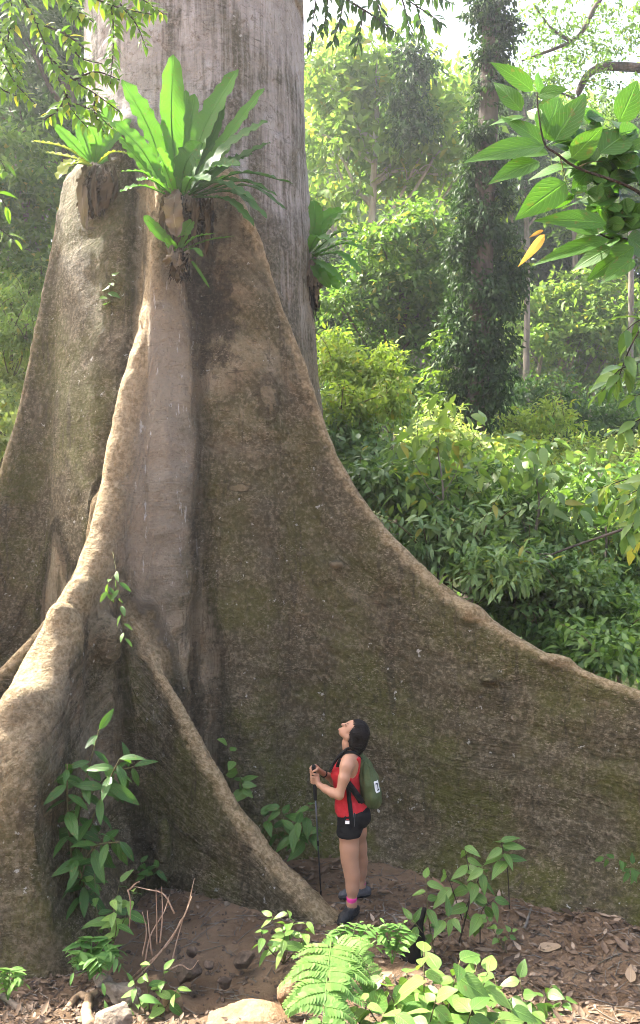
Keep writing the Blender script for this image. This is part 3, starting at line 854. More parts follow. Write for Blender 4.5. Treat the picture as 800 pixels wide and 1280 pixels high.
nest_fern('birds_nest_fern', 'large green birds nest fern perched high on the front of the giant trunk', 7.66, (224, 240), [
    ([(222,236),(214,150,.02),(217,68,-.05)], .25, (.55,-.85,0)),
    ([(210,238),(188,165,.05),(153,99,.0)], .26, (.8,-.7,-.05)),
    ([(206,238,-.05),(178,188,-.15),(142,150,-.2)], .21, (.85,-.6,.0)),
    ([(233,236),(256,158,.1),(297,86,.12)], .23, (-.3,-1,.3)),
    ([(238,236),(284,172,.05),(330,110,.02)], .17, (-.4,-.9,.5)),
    ([(238,240,-.05),(282,186,-.12),(334,151,-.2)], .19, (-.4,-.8,.7), 'fern_shaded'),
    ([(226,240,-.1),(232,205,-.3),(252,178,-.42)], .24, (-.1,-1,.2), 'fern_shaded'),
    ([(240,242,-.05),(300,216,-.15),(366,229,-.1)], .15, UPF, 'fern_shaded'),
    ([(240,246,-.1),(290,240,-.3),(334,272,-.4)], .14, UPF, 'fern_shaded'),
    ([(236,243,-.1),(272,228,-.3),(318,250,-.45)], .17, UPF, 'fern_shaded'),
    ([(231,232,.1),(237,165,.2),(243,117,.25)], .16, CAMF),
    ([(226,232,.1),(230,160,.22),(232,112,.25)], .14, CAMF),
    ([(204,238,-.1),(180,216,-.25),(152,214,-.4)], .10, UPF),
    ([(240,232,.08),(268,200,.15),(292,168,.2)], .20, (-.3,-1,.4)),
    ([(243,236,0),(285,205,.1),(315,192,.2)], .18, (-.2,-.7,.8), 'fern_shaded'),
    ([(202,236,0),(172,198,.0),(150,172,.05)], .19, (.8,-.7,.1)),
    ([(244,242,0),(310,232,.02),(358,262,0)], .10, UPF, 'fern_shaded'),
    ([(238,238,-.12),(268,208,-.35),(300,206,-.55)], .17, (-.2,-.8,.8), 'fern_shaded'),
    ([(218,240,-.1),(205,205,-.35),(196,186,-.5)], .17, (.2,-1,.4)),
    ([(240,240,.1),(280,224,.25),(330,232,.4)], .16, UPF, 'fern_shaded'),
    ([(242,244,-.1),(300,226,-.2),(346,244,-.25)], .11, UPF, 'fern_shaded'), ([(242,246,-.12),(285,250,-.35),(318,282,-.45)], .12, UPF, 'fern_shaded'), ([(240,244,.0),(296,200,-.05),(338,178,-.1)], .13, (-.4,-.7,.7), 'fern_shaded'),
    ([(236,238,.05),(262,180,.1),(280,128,.1)], .15, (-.3,-1,.3), 'fern_shaded'), ([(206,242,-.15),(176,232,-.35),(150,240,-.5)], .11, UPF), ([(214,242,-.2),(190,225,-.45),(172,226,-.6)], .13, UPF), ([(200,238,.02),(166,178,.06),(134,150,.1)], .13, (.8,-.7,.1)), ([(230,244,-.2),(240,222,-.5),(262,226,-.7)], .15, (0,-.7,.8), 'fern_shaded'),
  ], M['fern_big'], [
    ([(221,238,-.2),(217,262,-.3),(221,296,-.24)], .17), ([(206,240,-.08),(203,270,-.1),(206,304,-.06)], .07), ([(240,242,-.08),(244,268,-.1),(240,306,-.05)], .06), ([(254,244,0),(260,280,-.03),(257,322,0)], .05)],
  [(226,246,26,9,.12), (248,262,20,18,.22), (226,270,10,20,.16)], 'birds nest ferns growing on the giant trunk')
nest_fern('birds_nest_fern', 'small green fern sprouting just below the large birds nest fern', 7.6, (222, 312), [
    ([(222,310),(200,292,-.05),(180,269,-.05)], .11, CAMF), ([(224,310),(231,290,-.05),(241,275,-.03)], .12, CAMF),
    ([(226,311),(245,296,-.1),(268,292,-.15)], .085, UPF), ([(228,312),(260,300,-.1),(293,295,-.05)], .05, UPF),
    ([(221,313),(210,306,-.1),(205,300,-.18)], .10, CAMF), ([(226,314),(243,311,-.12),(253,321,-.2)], .07, UPF),
    ([(230,315),(246,335,-.08),(262,360,-.05)], .03, CAMF)], M['fern_big'], [], [(225,318,10,12,.08)], 'birds nest ferns growing on the giant trunk')
nest_fern('birds_nest_fern', 'yellowing fern with a mass of dead brown fronds above the left buttress', 8.2, (118, 204), [
    ([(112,204),(80,184,-.1),(40,176,-.15)], .13, UPF, 'fern_yel'), ([(110,207),(90,202,-.2),(72,224,-.35)], .17, UPF, 'fern_yel'),
    ([(115,202),(104,168,.0),(94,142,.05)], .14, CAMF), ([(120,202),(130,160,.05),(142,124,.05)], .15, CAMF),
    ([(122,204),(142,190,-.1),(166,194,-.15)], .10, UPF, 'fern_yel'), ([(114,203),(92,180,-.05),(68,156,-.08)], .12, CAMF),
    ([(122,203),(142,172,-.05),(164,148,0)], .13, CAMF), ([(114,207),(98,204,-.25),(80,206,-.4)], .13, UPF, 'fern_yel'),
    ([(118,203),(120,178,-.15),(112,156,-.25)], .14, CAMF), ([(124,205),(150,188,.1),(172,178,.1)], .12, CAMF),
    ([(112,202),(86,196,0),(58,190,.1)], .12, UPF, 'fern_yel')], M['fern_yel'] if False else M['fern_big'],
  [([(107,206,-.1),(103,240,-.14),(107,286,-.05)], .11), ([(131,206,-.1),(134,232,-.14),(131,262,-.04)], .12), ([(119,206,-.16),(117,238,-.2),(121,272,-.12)], .06), ([(142,206,-.05),(145,230,-.05),(142,258,0)], .05)],
  [(122,214,18,9,.12), (130,232,10,18,.2), (108,228,8,18,.15)], 'birds nest ferns growing on the giant trunk')
nest_fern('birds_nest_fern', 'dark drooping fern on the right side of the trunk against the forest', 9.45, (390, 320), [
    ([(388,314),(412,284,-.1),(442,258,-.15)], .22, UPF), ([(390,316),(424,290,-.1),(453,291,-.1)], .17, UPF), ([(390,320),(430,304,-.2),(461,316,-.25)], .16, UPF),
    ([(390,321),(424,317,-.3),(452,342,-.4)], .15, UPF), ([(390,323),(408,334,-.35),(431,355,-.45)], .16, UPF), ([(388,324),(398,340,-.2),(413,360,-.2)], .14, CAMF),
    ([(386,312),(394,276,0),(392,250,.05)], .18, CAMF), ([(388,312),(405,276,.1),(428,262,.15)], .18, CAMF), ([(390,324),(412,345,-.1),(424,362,-.1)], .12, CAMF),
    ([(390,318),(420,300,.2),(448,300,.35)], .16, UPF), ([(386,316),(396,296,-.3),(410,300,-.5)], .18, UPF)], M['fern_big'],
  [([(388,325,-.1),(391,345,-.12),(390,366,-.05)], .16), ([(396,326,0),(399,345,0),(398,362,.05)], .14)], [(388,338,9,24,.1)], 'birds nest ferns growing on the giant trunk')

def leafy(mbl, path, n, L, tpl, rng, start=.3, droop=.3, spread=.8, facecam=.3, spiral=2.4, mi=0, tipleaf=True, lv=.25):
    """leaves set in a spiral along a stem"""
    C = catmull(path, 40); T = unit(np.gradient(C, axis=0))
    pos, axs, ups, Ls = [], [], [], []
    for k in range(n):
        u = start + (1 - start) * (k + .5) / n
        i = min(int(u * 39), 39); t = T[i]
        a = k * spiral + rng.uniform(-.4, .4)
        ref = np.array([1., 0, 0]) if abs(t[2]) > .6 else np.array([0, 0, 1.])
        A = unit(np.cross(t, ref)); B = np.cross(t, A)
        side = A * math.cos(a) + B * math.sin(a)
        ax_ = unit(side * spread + t * (1 - spread) + np.array([0, 0, -droop * rng.uniform(.4, 1.4)]))
        pos.append(C[i] + side * .006); axs.append(ax_)
        ups.append(unit(UP + np.array([0, -facecam, 0]) + rng.normal(0, .32, 3)))
        Ls.append(L * rng.uniform(1 - lv, 1 + lv) * (1 - .35 * max(0, u - .75) / .25))
    if tipleaf:
        pos.append(C[-1]); axs.append(unit(T[-1] * .5 + rng.normal(0, .55, 3) * [1, 1, .4] + [0, 0, -droop])); ups.append(unit(UP + np.array([0, -facecam, 0]) + rng.normal(0, .25, 3))); Ls.append(L * .8)
    scatter(mbl, tpl, pos, np.array(axs), np.array(ups), np.array(Ls), mi=mi)

def plant(name, label, cat, Y, stems, n, L, mat, tpl=OV, seed=0, r=.008, group=None, stem_mat='stem', **kw):
    """stems: lists of (px, py[, dY]); a stem is a part, the leaves of each stem are a part"""
    rg = np.random.default_rng(seed)
    b = stems[0][0]
    root = thing(name, label, cat, P(b[0], b[1], Y + (b[2] if len(b) > 2 else 0)), group)
    for i, s in enumerate(stems):
        pth = [P(p[0], p[1], Y + (p[2] if len(p) > 2 else 0)) for p in s]
        mb = MB(); tube(mb, pth, r * (1 if i == 0 else .75), r * .4, 6, 14); mb.build('stem', M[stem_mat], root)
        ml = MB(); leafy(ml, pth, n if np.ndim(n) == 0 else n[i], L, tpl, rg, **kw)
        ml.build('foliage', mat if not isinstance(mat, list) else mat[i % len(mat)], root)
    return root
def gpx(px, py):
    """where the line of sight through a pixel meets the ground"""
    Y = 4.
    for _ in range(60):
        p = P(px, py, Y); d = p[2] - float(ground(p[0], p[1]))
        Y += d * .6
    return Y

plant('leafy_plant', 'tall dark green plant with long drooping leaves beside the stout front root', 'plant', 6.15,
      [[(98,1215),(92,1100),(102,1000),(124,912,-.05)], [(92,1090),(125,1000,-.1),(150,948,-.2)], [(93,1110),(85,1020,-.1),(84,955,-.15)], [(95,1120),(115,1062,-.15),(150,1052,-.25)], [(96,1150),(105,1110,-.1),(96,1075,-.25)], [(100,1010),(135,970,.1),(168,958,.1)]],
      [18, 14, 13, 12, 12, 12], .225, M['glossy'], leaf_shape(9, 2, 'lance', .2, .3, .012, 16, width=.33), 3, .012, None, droop=.42, spread=.8, start=.3, facecam=.6)
plant('leafy_plant', 'glossy dark green low plant beside the trekking pole at the buttress foot', 'plant', 7.25,
      [[(368,1066),(362,1040),(350,1008,-.1)], [(370,1066),(378,1035,-.1),(388,1006,-.15)], [(368,1064),(345,1040,-.05),(326,1018,-.1)], [(372,1066),(382,1050,-.15),(398,1036,-.2)], [(370,1066),(366,1045,-.2),(372,1028,-.35)]],
      [7, 7, 6, 6, 6], .19, M['glossy'], OV, 5, .007, None, droop=.35, spread=.85, facecam=.7)
plant('climbing_plant', 'small climbing plant with round leaves in the hollow behind the thin buttress', 'plant', 7.3,
      [[(322,1010),(306,985),(284,930,-.02)], [(310,1000),(300,975,-.05),(303,985,-.1)]], [6, 3], .16, M['mid_plant'], BRD, 6, .006, None, droop=.2, facecam=.9)
plant('climbing_plant', 'little climber hanging on the sunlit ridge of the buttress', 'plant', 6.84,
      [[(141,690,.2),(148,730,.02),(156,798,-.05)], [(146,715,.1),(136,728,.0),(134,742,0)]], [9, 4], .12, M['mid_plant'], LN, 8, .004, None, droop=.6, facecam=.9)
plant('climbing_plant', 'tiny sprig growing in the groove between trunk and left buttress', 'plant', 8.1,
      [[(137,395),(134,370,-.03),(141,345,-.05)]], 6, .13, M['mid_plant'], BRD, 9, .004, None, droop=.2, facecam=.9)
plant('sapling', 'sapling with dark drooping oval leaves in front of the right buttress', 'sapling', 6.1,
      [[(574,1178),(588,1115),(581,1058)], [(580,1140),(598,1100,-.05),(604,1086,-.1)], [(578,1150),(565,1110,0),(558,1092,0)], [(600,1180,-.1),(602,1140,-.1),(618,1124,-.15)]], [9, 6, 4, 5], .19, M['mid_plant'], OV, 11, .007, None, 'darktwig', droop=.6, facecam=.8, start=.25)
plant('sapling', 'thin sapling with a tuft of leaves at its top against the right buttress', 'sapling', 6.5,
      [[(637,1136),(634,1085),(626,1052)]], 9, .20, M['mid_plant'], OV, 13, .006, None, 'darktwig', droop=.35, facecam=.7, start=.55)
plant('sapling', 'spindly green sapling standing beside the charred black stump', 'sapling', 5.95,
      [[(545,1200),(536,1150),(532,1098)], [(540,1180),(556,1150,-.05),(566,1148,-.1)], [(540,1185),(524,1160,-.1),(514,1150,-.1)]], [8, 4, 3], .16, M['mid_plant'], OV, 15, .006, None, droop=.4, facecam=.7, start=.2)
plant('herb', 'thin weed with tiny leaves in front of the sapling on the leaf litter', 'plant', 5.9,
      [[(634,1192),(618,1165),(608,1146)], [(628,1185),(634,1172,0),(640,1164,0)]], [7, 4], .06, M['mid_plant'], BRD, 17, .004, None, droop=.1, facecam=.9, start=.2)
plant('herb', 'small plant with arching strap leaves on the litter at the right', 'plant', 6.42,
      [[(768,1170),(767,1160),(764,1152)]], 7, .2, M['mid_plant'], leaf_shape(8, 2, 'lance', .2, .5, width=.26), 19, .006, None, droop=.1, facecam=.5, start=.1, spread=.9)
plant('climbing_plant', 'sparse sprig of dark leaves clinging to the mossy buttress at the right', 'plant', 6.45,
      [[(810,1098),(785,1078),(755,1072,-.02)], [(800,1090),(790,1086,-.05),(786,1090,-.08)]], [7, 3], .12, M['glossy'], OV, 21, .004, None, droop=.3, facecam=.9, start=.1)
# the sunlit bush at the bottom of the frame
plant('leafy_bush', 'sunlit pale green bush with broad leaves at the bottom edge of the picture', 'bush', 4.75,
      [[(520,1330),(500,1270),(478,1222,.15)], [(530,1330),(530,1260,.05),(530,1190,.2)], [(540,1330),(560,1260,0),(575,1200,.1)], [(550,1330),(590,1270,.0),(610,1215,.1)], [(510,1330),(480,1290,-.05),(455,1252,-.1)],
       [(545,1330),(575,1300,-.2),(590,1262,-.25)], [(530,1330),(535,1290,-.2),(545,1248,-.25)], [(520,1330),(500,1300,-.25),(495,1268,-.3)], [(560,1330),(610,1300,-.05),(640,1262,0)], [(535,1330),(520,1290,.1),(508,1216,.25)], [(545,1330),(555,1280,.1),(548,1212,.3)],
       [(548,1330),(580,1290,.1),(596,1206,.3)], [(525,1330),(470,1300,.0),(440,1268,.0)], [(545,1330),(600,1300,-.15),(622,1275,-.2)]],
      [9, 10, 10, 10, 8, 9, 9, 9, 9, 9, 9, 9, 8, 8], .20, [M['bright_plant'], M['bright_plant'], M['mid_plant']], BRD, 23, .008, None, droop=.4, facecam=.2, start=.35, spread=.85, lv=.45)
plant('low_herb', 'dark green lobed leaves low on the ground right of the sunlit bush', 'plant', 5.25,
      [[(650,1290),(655,1262),(650,1222,.1)], [(650,1290),(670,1262),(690,1232,.1)], [(650,1290),(680,1275,-.05),(708,1250,0)], [(650,1290),(628,1262,.05),(618,1222,.2)], [(650,1290),(655,1280,-.2),(668,1264,-.25)]],
      [7, 7, 6, 6, 6], .15, M['mid_plant'], BRD, 27, .006, None, droop=.2, facecam=.5, start=.3, spread=.9)
plant('leafy_plant', 'bright leafy plant at the foot of the thin middle buttress', 'plant', 5.72,
      [[(355,1205),(350,1175),(340,1145,.05)], [(355,1205),(362,1170,0),(360,1138,.05)], [(355,1205),(375,1180,-.05),(384,1152,0)], [(355,1205),(335,1185,-.1),(326,1165,-.1)], [(355,1205),(355,1185,-.2),(356,1168,-.25)]],
      [7, 7, 7, 6, 6], .13, [M['bright_plant'], M['mid_plant']], OV, 29, .006, None, droop=.3, facecam=.5, start=.3, spread=.85)
plant('leafy_plant', 'yellow green plant rising between the dry twigs and the front root', 'plant', 5.85,
      [[(128,1205),(140,1150),(150,1102)], [(130,1200),(155,1150,-.05),(168,1112,-.05)], [(128,1205),(122,1150,.05),(118,1092,.1)], [(130,1200),(145,1165,-.15),(140,1125,-.2)]],
      [6, 6, 7, 6], .15, [M['mid_plant'], M['bright_plant']], OV, 31, .006, None, droop=.3, facecam=.6, start=.35)
plant('leafy_plant', 'small dark seedling in the hollow between the two front buttresses', 'plant', 6.72,
      [[(184,1108),(182,1092),(176,1078)], [(184,1108),(192,1092),(198,1084,0)]], [5, 4], .13, M['glossy'], OV, 33, .005, None, droop=.2, facecam=.8, start=.3)
plant('leafy_plant', 'pale ragged weed with sunlit leaves among the stones at the front left', 'plant', 5.25,
      [[(185,1290),(186,1240),(176,1205)], [(188,1290),(200,1250,0),(205,1212,0)], [(188,1290),(208,1258,-.05),(222,1236,-.05)], [(186,1290),(175,1255,-.05),(168,1230,-.1)]], [6, 6, 6, 5], .12, [M['bright_plant'], M['pale_fern']], OV, 35, .006, None, droop=.35, facecam=.5, start=.3)
plant('herb', 'tiny bright sprig on the leaf litter at the bottom left', 'plant', 5.05,
      [[(142,1285),(140,1272),(134,1262)], [(142,1285),(148,1272),(152,1264)]], [5, 5], .07, M['bright_plant'], OV, 37, .004, None, droop=.1, facecam=.6, start=.1)

def fern_frond(base, tip, arch, width, face, mat, parent, n=10, sub=8, seed=0, taper=.75, name='frond'):
    """a twice-divided fern frond: rachis, paired pinnae, each with its leaflets"""
    r = np.random.default_rng(seed)
    base, tip = np.asarray(base), np.asarray(tip)
    C = catmull([base, (base + tip) / 2 + np.asarray(arch), tip], 40)
    T = unit(np.gradient(C, axis=0)); face = unit(face)
    mb = MB(); tube(mb, C, .006, .0015, 5)
    pos, axs, ups, L = [], [], [], []
    for k in range(n):
        u = .08 + .9 * k / n; i = min(int(u * 39), 39)
        S = unit(np.cross(face, T[i])); Nn = np.cross(T[i], S)
        ln = width * .5 * min(1, .5 + 3 * u) * (1 - u ** 1.6 * taper)
        for sd in (-1, 1):
            d = unit(S * sd + T[i] * .35 + r.normal(0, .11, 3)); ln_ = ln * r.uniform(.72, 1.08); e = C[i] + d * ln_ - Nn * ln_ * r.uniform(.1, .45)
            if r.random() < .04: continue
            q = catmull([C[i], C[i] + d * ln_ * .55 + Nn * ln * .03, e], 8)
            tube(mb, q, .0028, .001, 3)
            td = unit(np.gradient(q, axis=0))
            m = max(4, int(sub * ln / (width * .5)))
            for j in range(m):
                v = (j + .6) / m; jj = v * 7; a = int(jj); p = q[a] + (q[min(a + 1, 7)] - q[a]) * (jj - a)
                for s2 in (-1, 1):
                    ss = np.cross(Nn, td[a]) * s2
                    pos.append(p); axs.append(unit(ss + td[a] * .55)); ups.append(unit(Nn + r.normal(0, .12, 3)))
                    L.append(ln * .30 * (1 - .72 * v) + .010)
            pos.append(q[-1]); axs.append(td[-1]); ups.append(Nn); L.append(.02)
    tpl = leaf_shape(3, 1, 'lance', .1, .15, width=.42)
    scatter(mb, tpl, pos, np.array(axs), np.array(ups), np.array(L))
    return mb.build(name, mat, parent)
def pinnate(base, tip, arch, width, mat, parent, n=8, seed=0):
    r = np.random.default_rng(seed); base, tip = np.asarray(base), np.asarray(tip)
    C = catmull([base, (base + tip) / 2 + np.asarray(arch) * 1.6, tip + [0, 0, -.02]], 40); T = unit(np.gradient(C, axis=0))
    mb = MB(); tube(mb, C, .004, .001, 5)
    pos, axs, ups, L = [], [], [], []
    for k in range(n):
        u = .18 + .78 * k / n; i = int(u * 39); S = unit(np.cross(UP, T[i])); ln = width * .5 * math.sin(pi * (.25 + .72 * u)) * r.uniform(.85, 1.1)
        for sd in (-1, 1):
            pos.append(C[i]); axs.append(unit(S * sd + T[i] * .45 + [0, 0, -.15] + r.normal(0, .08, 3))); ups.append(unit(UP + r.normal(0, .2, 3))); L.append(ln)
    pos.append(C[-1]); axs.append(T[-1]); ups.append(UP); L.append(width * .3)
    scatter(mb, leaf_shape(10, 2, 'lance', .15, .2, .02, 55, width=.36), pos, np.array(axs), np.array(ups), np.array(L))
    return mb.build('frond', mat, parent)
def fern(name, label, Y, base, fronds, mat, group=None, **kw):
    root = thing(name, label, 'fern', P(*base, Y), group)
    for i, (t, arch, wd) in enumerate(fronds):
        pinnate(P(*base, Y), P(t[0], t[1], Y + t[2]), arch, wd, mat, root, seed=i + 3)
    return root
rt = thing('fern', 'big pale green fern frond arching towards the viewer in the sun at the bottom', 'fern', P(412,1180,5.15))
fern_frond(P(414,1176,5.15), P(398,1345,4.25), (0, -.05, .08), .60, (0, -.75, 1), M['pale_fern'], rt, 19, 17, 1, .62)
fern_frond(P(418,1180,5.17), P(478,1240,4.9), (0, 0, .08), .30, (0, -.6, 1), M['pale_fern'], rt, 13, 12, 2)
fern('fern', 'green feathery fern between the thin buttress tip and the hiker', 5.55, (436,1200), [((412,1160,.15),(0,0,.05),.20), ((450,1150,.15),(0,0,.05),.20), ((480,1158,.1),(0,0,.06),.20), ((428,1152,.2),(0,0,.05),.18), ((398,1178,-.05),(0,0,.06),.2), ((470,1180,-.1),(0,0,.06),.2)], M['green_fern'])
fern('fern', 'dark green fern tuft beside the sunlit bush in front of the hiker', 5.45, (490,1205), [((480,1150,.1),(0,0,.05),.2), ((505,1150,.15),(0,0,.05),.2), ((520,1165,.1),(0,0,.06),.2), ((470,1172,.0),(0,0,.06),.18)], M['green_fern'])
fern('fern', 'fern with broad green fronds at the base of the stout front root', 5.5, (112,1225), [((88,1180,.1),(0,0,.08),.26), ((118,1172,.15),(0,0,.08),.26), ((150,1185,.1),(0,0,.08),.3), ((158,1212,-.1),(0,0,.1),.3), ((92,1212,-.15),(0,0,.1),.26), ((128,1225,-.25),(0,0,.1),.26)], M['green_fern'])
fern('fern', 'little bright fern at the left edge in front of the stout root', 5.0, (10,1250), [((14,1210,.05),(0,0,.05),.2), ((32,1226,0),(0,0,.05),.16), ((-8,1222,0),(0,0,.05),.16), ((28,1212,.1),(0,0,.05),.14)], M['pale_fern'])

# dry twigs
rt = thing('dry_shrub', 'bare reddish dry twigs standing in front of the bare earth hollow', 'shrub', P(182,1205,5.6))
for s in [[(160,1235),(205,1185),(232,1140,.05),(243,1098,.1)], [(172,1215),(200,1190),(228,1150,0),(240,1120,.05)], [(165,1222),(210,1180),(225,1152),(231,1145)], [(178,1195),(183,1165),(178,1140)], [(190,1195),(186,1160),(184,1138)], [(196,1180),(196,1150),(195,1110)],
          [(200,1178),(203,1145),(202,1108)], [(218,1142),(205,1118),(185,1112),(168,1108)], [(205,1118),(211,1126),(216,1138)], [(212,1212),(226,1206),(238,1212),(248,1200)], [(214,1208),(220,1180),(230,1145)], [(180,1210),(188,1170),(205,1140),(212,1118)], [(160,1112),(163,1128),(162,1160)], [(162,1112),(170,1104),(175,1102)]]:
    mb = MB(); tube(mb, [P(p[0], p[1], 5.6 + (p[2] if len(p) > 2 else 0)) for p in s], .0065, .0025, 5, 14); mb.build('twig', M['twig'], rt)

# stump, stones, roots, sticks
rt = thing('stump', 'charred black stump leaning behind the sunlit bush', 'stump', P(520,1190,5.9))
fl = Field(P(500,1200,5.9) - .3, P(545,1120,5.9) + .3, .012)
fl.chain([P(512,1205,5.9), P(520,1172,5.9), P(530,1136,5.92)], [.075, .05, .018], .02); fl.chain([P(515,1195,5.9), P(508,1180,5.85)], [.05, .02], .03)
sdf_part(fl, 'wood', simple('charred_wood', (.008, .007, .006), .8, .2, .3, 20, .01, 40), rt, disp=lambda v: .02 * fbm(v * np.array([20, 20, 7.]), 3, 3))

def rock(label, px, py, rx, rz, mat, seed, Y=None, ry=None, sink=.25, name='rock', cat='rock'):
    Y = gpx(px, py + rz * .6) if Y is None else Y
    s = Y / FPX; c = P(px, py, Y); r = np.array([rx * s, (ry or rx * .8) * s, rz * s])
    fl = Field(c - r * 1.5 - .04, c + r * 1.5 + .04, max(.008, r.max() / 16))
    rg = np.random.default_rng(seed)
    fl.ell(c, r, .02)
    for k in range(11):      # broken faces
        n = unit(rg.normal(0, 1, 3)); X = np.stack(np.meshgrid(*[fl.o[i] + fl.h * np.arange(fl.n[i]) for i in range(3)], indexing='ij'), -1)
        d = ((X - c) / r) @ n
        fl.F = np.maximum(fl.F, ((d - rg.uniform(.42, .8)) * r.min()).astype(np.float32))
    o = sdf_part(fl, name, M[mat], None, disp=lambda v: .10 * r.min() * fbm(v * 2.2 / r.max(), seed, 4), relax=2)
    return tag(o, label, cat)
rock('grey brown stone in front of the dry twigs at the bottom left', 152, 1243, 28, 19, 'rock_grey', 1)
rock('large mottled stone cut by the bottom edge left of the ragged weed', 148, 1275, 30, 22, 'rock_grey', 2)
rock('rounded tan stone in the sun right of the ragged weed', 218, 1250, 15, 17, 'rock_tan', 3)
rock('dark stone lying in the bare earth hollow right of the dry twigs', 232, 1216, 22, 17, 'rock_dark', 4)
rock('small dark stone high in the bare earth hollow', 240, 1192, 10, 9, 'rock_dark', 5)
rock('rough dark stone at the right of the earth hollow', 305, 1198, 15, 14, 'rock_dark', 6)
rock('flat sunlit tan slab lying at the bottom of the picture', 300, 1282, 74, 22, 'rock_tan', 7, Y=5.02, ry=44)
rock('tan boulder beside the big fern frond at the bottom', 362, 1250, 20, 24, 'rock_tan', 8, Y=5.1)
rock('small brown stone left of the grey brown stone', 128, 1228, 14, 11, 'rock_grey', 9)
rock('pebble sized pale stone behind the grey brown stone', 190, 1228, 11, 10, 'rock_tan', 10)
rock('low brown stone near the foot of the thin buttress face', 282, 1228, 12, 9, 'rock_dark', 12)
rock('lone stone half buried in the middle of the earth hollow', 262, 1206, 9, 7, 'rock_dark', 14)
rock('small stone against the foot of the thin middle buttress', 284, 1130, 7, 6, 'rock_grey', 16)
def root_piece(label, px, r0, r1, mat='root', name='exposed_root', cat='root', seg=9, n=18, wob=.25, Y=None):
    pts = []
    for p in px:
        y = (gpx(p[0], p[1]) if Y is None else Y) + (p[2] if len(p) > 2 else 0); pts.append(P(p[0], p[1], y) + [0, 0, r0 * .25])
    mb = MB(); tube(mb, pts, r0, r1, seg, n, wob=wob, seed=int(px[0][0]))
    return tag(mb.build(name, M[mat]), label, cat)
rt = thing('exposed_root', 'forked bare root on the leaf litter at the bottom left', 'root', P(105,1262,gpx(105,1262)))
for s, a in (([(112,1290),(108,1268),(112,1250),(122,1244)], .042), ([(112,1252),(98,1248),(86,1262),(80,1268)], .026)):
    mb = MB(); tube(mb, [P(p[0], p[1], gpx(*p)) + [0, 0, .02] for p in s], a, a * .55, 9, 16, wob=.3); mb.build('root_limb', M['root'], rt)
root_piece('long fallen stick running into the bottom left corner', [(-10,1238),(25,1262),(60,1290)], .022, .018, 'dark_trunk', 'fallen_stick', 'stick')
root_piece('short pale stick beside the forked root', [(60,1268),(75,1258),(82,1248)], .010, .006, 'twig', 'fallen_stick', 'stick')
root_piece('thicker fallen stick on the ground left of the hiker', [(383,1068),(400,1072),(424,1078)], .020, .014, 'grey_trunk', 'fallen_stick', 'stick')
root_piece('thin fallen stick in front of the thicker one by the hiker', [(378,1079),(400,1079),(420,1081)], .013, .010, 'grey_trunk', 'fallen_stick', 'stick')
root_piece('slanting dead stick on the bare earth right of the hiker', [(492,1146),(498,1156),(505,1166)], .014, .010, 'grey_trunk', 'fallen_stick', 'stick')
root_piece('dead stick leaning in the litter behind the tiny weed', [(656,1160),(660,1148),(664,1136)], .012, .008, 'grey_trunk', 'fallen_stick', 'stick')
root_piece('dead stick lying at the right edge of the litter', [(760,1192),(772,1190),(784,1188)], .012, .008, 'grey_trunk', 'fallen_stick', 'stick')
root_piece('forked pale twig on the litter at the right', [(740,1170),(748,1180),(756,1188)], .008, .005, 'twig', 'fallen_stick', 'stick')
def dead_leaf(label, px, py, L, ang, mat, tilt=.0):
    Y = gpx(px, py); p = P(px, py, Y); p[2] = gz(p[0], p[1]) + .02
    mb = MB(); scatter(mb, leaf_shape(6, 2, 'ovate', .25, -.12, .02, 9, width=.5), [p], np.array([[math.cos(ang), math.sin(ang), tilt]]), np.array([[0, -.3, 1.]]), np.array([L]))
    return tag(mb.build('dead_leaf', M[mat]), label, 'dead leaf')
M['dead_brown'] = leaf_mat('brown_dead_leaf', (.20, .11, .075), (.24, .14, .09), .1, .7, .2, 8)
M['dead_pale'] = leaf_mat('pale_dead_leaf', (.26, .19, .12), (.32, .24, .16), .1, .7, .2, 8)
dead_leaf('large reddish brown dead leaf propped by the spindly sapling', 556, 1120, .17, 2.3, 'dead_brown', .6)
dead_leaf('large pale dead leaf lying flat on the litter', 672, 1184, .2, .1, 'dead_pale')
dead_leaf('curled brown dead leaf at the right edge of the litter', 788, 1228, .16, 1.2, 'dead_pale', .2)
dead_leaf('big faded dead leaf caught beside the fern frond', 458, 1232, .2, .3, 'dead_pale', .15)

# leaf litter: nobody could count it
rg = np.random.default_rng(17)
n = 23000
x = rg.uniform(-3.2, 4.4, n); y = rg.uniform(4.6, 8.4, n)
den = np.where(x > .9, .8, .42) * np.where((np.abs(x + .85) < .6) & (np.abs(y - 5.9) < .5), .3, 1) * (.55 + .6 * vnoise(np.stack([x * 1.4, y * 1.4, x * 0], -1), 5))
den = np.where((x < -1.3) & (y < 5.7), .9, den)
k = rg.random(n) < den; x, y = x[k], y[k]; n = len(x)
pos = rough_ground(np.stack([x, y, 0 * x], -1)); pos = np.stack([x, y, pos + rg.uniform(.002, .022, n)], -1)
a = rg.uniform(0, 2 * pi, n)
mb = MB()
h = n // 2
axs = np.stack([np.cos(a), np.sin(a), rg.normal(0, .22, n)], -1); ups = np.stack([rg.normal(0, .3, n), rg.normal(0, .3, n) - .1, np.ones(n)], -1)
L = rg.gamma(3, .0125, n) + .012
scatter(mb, leaf_shape(4, 1, 'ovate', .5, -.3, width=.5), pos[:h], axs[:h], ups[:h], L[:h])
scatter(mb, leaf_shape(4, 1, 'lance', -.5, .3, width=.4), pos[h:], axs[h:], ups[h:], L[h:])
tag(mb.build('leaf_litter', M['litter']), kind='stuff')
mb = MB(); n = 1500
x = rg.uniform(-3, 4.2, n); y = rg.uniform(4.8, 7.8, n); a = rg.uniform(0, pi, n); L = rg.gamma(2, .05, n) + .03
